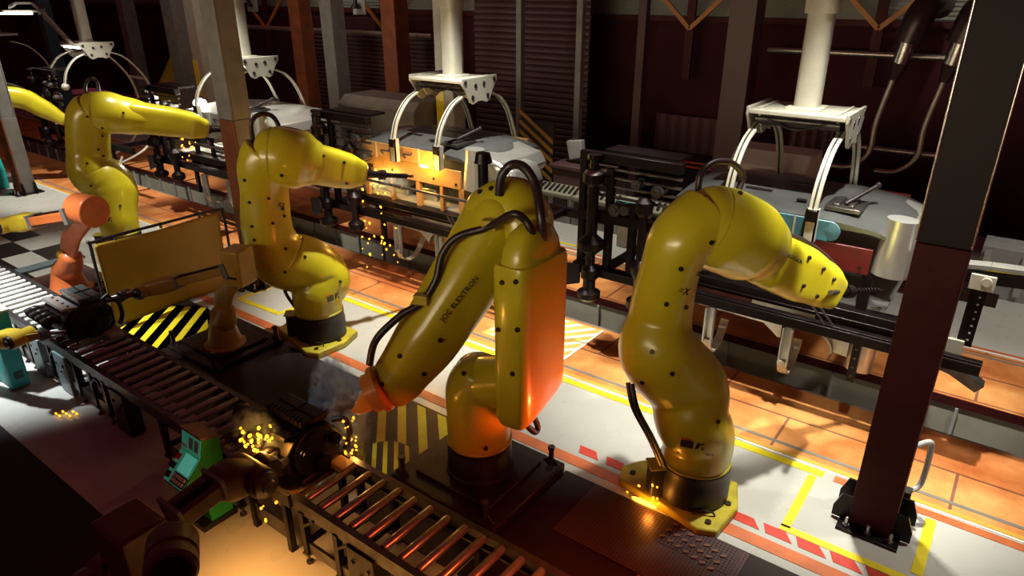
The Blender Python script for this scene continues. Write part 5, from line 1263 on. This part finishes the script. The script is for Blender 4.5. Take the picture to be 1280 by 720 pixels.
lamp('SPOT', 'floor_pool', (-1.2, 8.6, 5.5), 650, WARMW, .1, (-1.3, 7.4, 0), 46, .9)
lamp('SPOT', 'aisle_spot', (2.4, 8.0, 6.5), 1000, WARMW, .2, (.3, 8.4, 0), 62, .7)
lamp('SPOT', 'far_aisle_spot', (-7.4, 12.2, 6.5), 1100, WARMW, .2, (-7.6, 12.4, 0), 60, .7)  # unseen spot added to brighten the far cabinets and floor
lamp('SPOT', 'far_aisle_spot', (2.6, 12.0, 6.5), 900, WARMW, .2, (1.2, 12.6, 0), 60, .7)
lamp('SPOT', 'floor_spot', (-11.7, 1.5, 6.5), 4400, (.95, .98, 1), .15, (-11.35, 2.95, 0), 44, .8)
lamp('SPOT', 'red_glow', (-2.35, 5.1, .7), 120, (1, .10, .022), .08, (-3.3, 4.9, 1.55), 84, .4)
lamp('SPOT', 'red_glow', (-1.75, 3.25, 1.2), 60, (1, .12, .025), .05, (-2.3, 3.35, .7), 92, .5)
lamp('SPOT', 'red_floor', (-1.9, 4.1, 1.1), 45, (1, .06, .02), .1, (-2.1, 4.25, 0), 110, .8)
lamp('SPOT', 'orange_floor', (-4.8, 2.35, .62), 42, (1, .42, .10), .2, (-4.8, 2.35, 0), 150, .6)
lamp('SPOT', 'orange_floor', (-3.6, 2.35, .62), 60, (1, .42, .10), .2, (-3.6, 2.35, 0), 150, .6)
lamp('SPOT', 'skirt_spot', (-.9, 6.9, 3.4), 130, WARMW, .05, (-1.7, 8.5, .95), 50, .7)  # unseen spot added to brighten the skirt below the nearest shell
lamp('SPOT', 'skirt_spot', (-7.6, 7.1, 3.4), 110, WARMW, .05, (-8.4, 8.5, .95), 50, .7)  # same added fill for the skirt of the centre shell
lamp('SPOT', 'smoke_spot', (-4.4, 3.2, 6.2), 420, (.85, .93, 1), .05, at(425, 510, Y=3.85), 12, .8)  # unseen cool spot added so that the smoke shows
lamp('SPOT', 'arm_spot', (.2, 6.9, 5.8), 1500, WARMW, .06, at(1005, 340, X=-1.55), 22, .6)  # unseen spot added to brighten the nearest robot's forearm
lamp('SPOT', 'left_spot', (-14.6, 2.2, 6), 1400, WARMW, .1, (-15.2, 4.0, .9), 36, .8)  # unseen spot added to brighten the far-left handling robot
lamp('SPOT', 'wall_spot', (-1.4, 14.2, 7.6), 420, WARMW, .1, (-1.2, 17.6, 4.9), 50, .8)  # unseen spot added to lift the cladding at right
lamp('SPOT', 'wall_spot', (-20, 14.6, 7.6), 260, WARMW, .1, (-20, 17.6, 4.6), 75, .8)  # another added fill, for the cladding at left
lamp('POINT', 'engine_sparks', at(328, 552, Y=2.8), 13, (1, .45, .08), .06)
lamp('POINT', 'engine_sparks', at(438, 550, Y=3.6), 7, (1, .45, .08), .06)
lamp('POINT', 'weld_light', at(250, 129, Y=8.7), 200, (1, .92, .75), .06)
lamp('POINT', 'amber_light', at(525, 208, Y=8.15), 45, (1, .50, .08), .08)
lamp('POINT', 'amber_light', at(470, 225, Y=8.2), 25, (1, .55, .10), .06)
lamp('POINT', 'ember_light', at(812, 632, Z=.12), 4.0, (1, .35, .04), .05)
fl = lamp('AREA', 'side_fill', (-7, -2.5, 4.2), 100, (1, .84, .55), 16, (-7, 6, 4.0), sy=1.2); fl.data.spread = math.radians(52)
lamp('AREA', 'back_fill', (-17, 12, 8.5), 130, (1, .70, .55), 10, (-17, 16.5, 1), sy=3)
w = bpy.data.worlds.new('hall_ambient'); S.world = w; w.use_nodes = True
w.node_tree.nodes['Background'].inputs[0].default_value = (.065, .011, .015, 1); w.node_tree.nodes['Background'].inputs[1].default_value = 1.0
S.view_settings.view_transform = 'Standard'; S.view_settings.look = 'None'; S.view_settings.exposure = 0; S.view_settings.gamma = 1; S.view_settings.use_curve_mapping = False
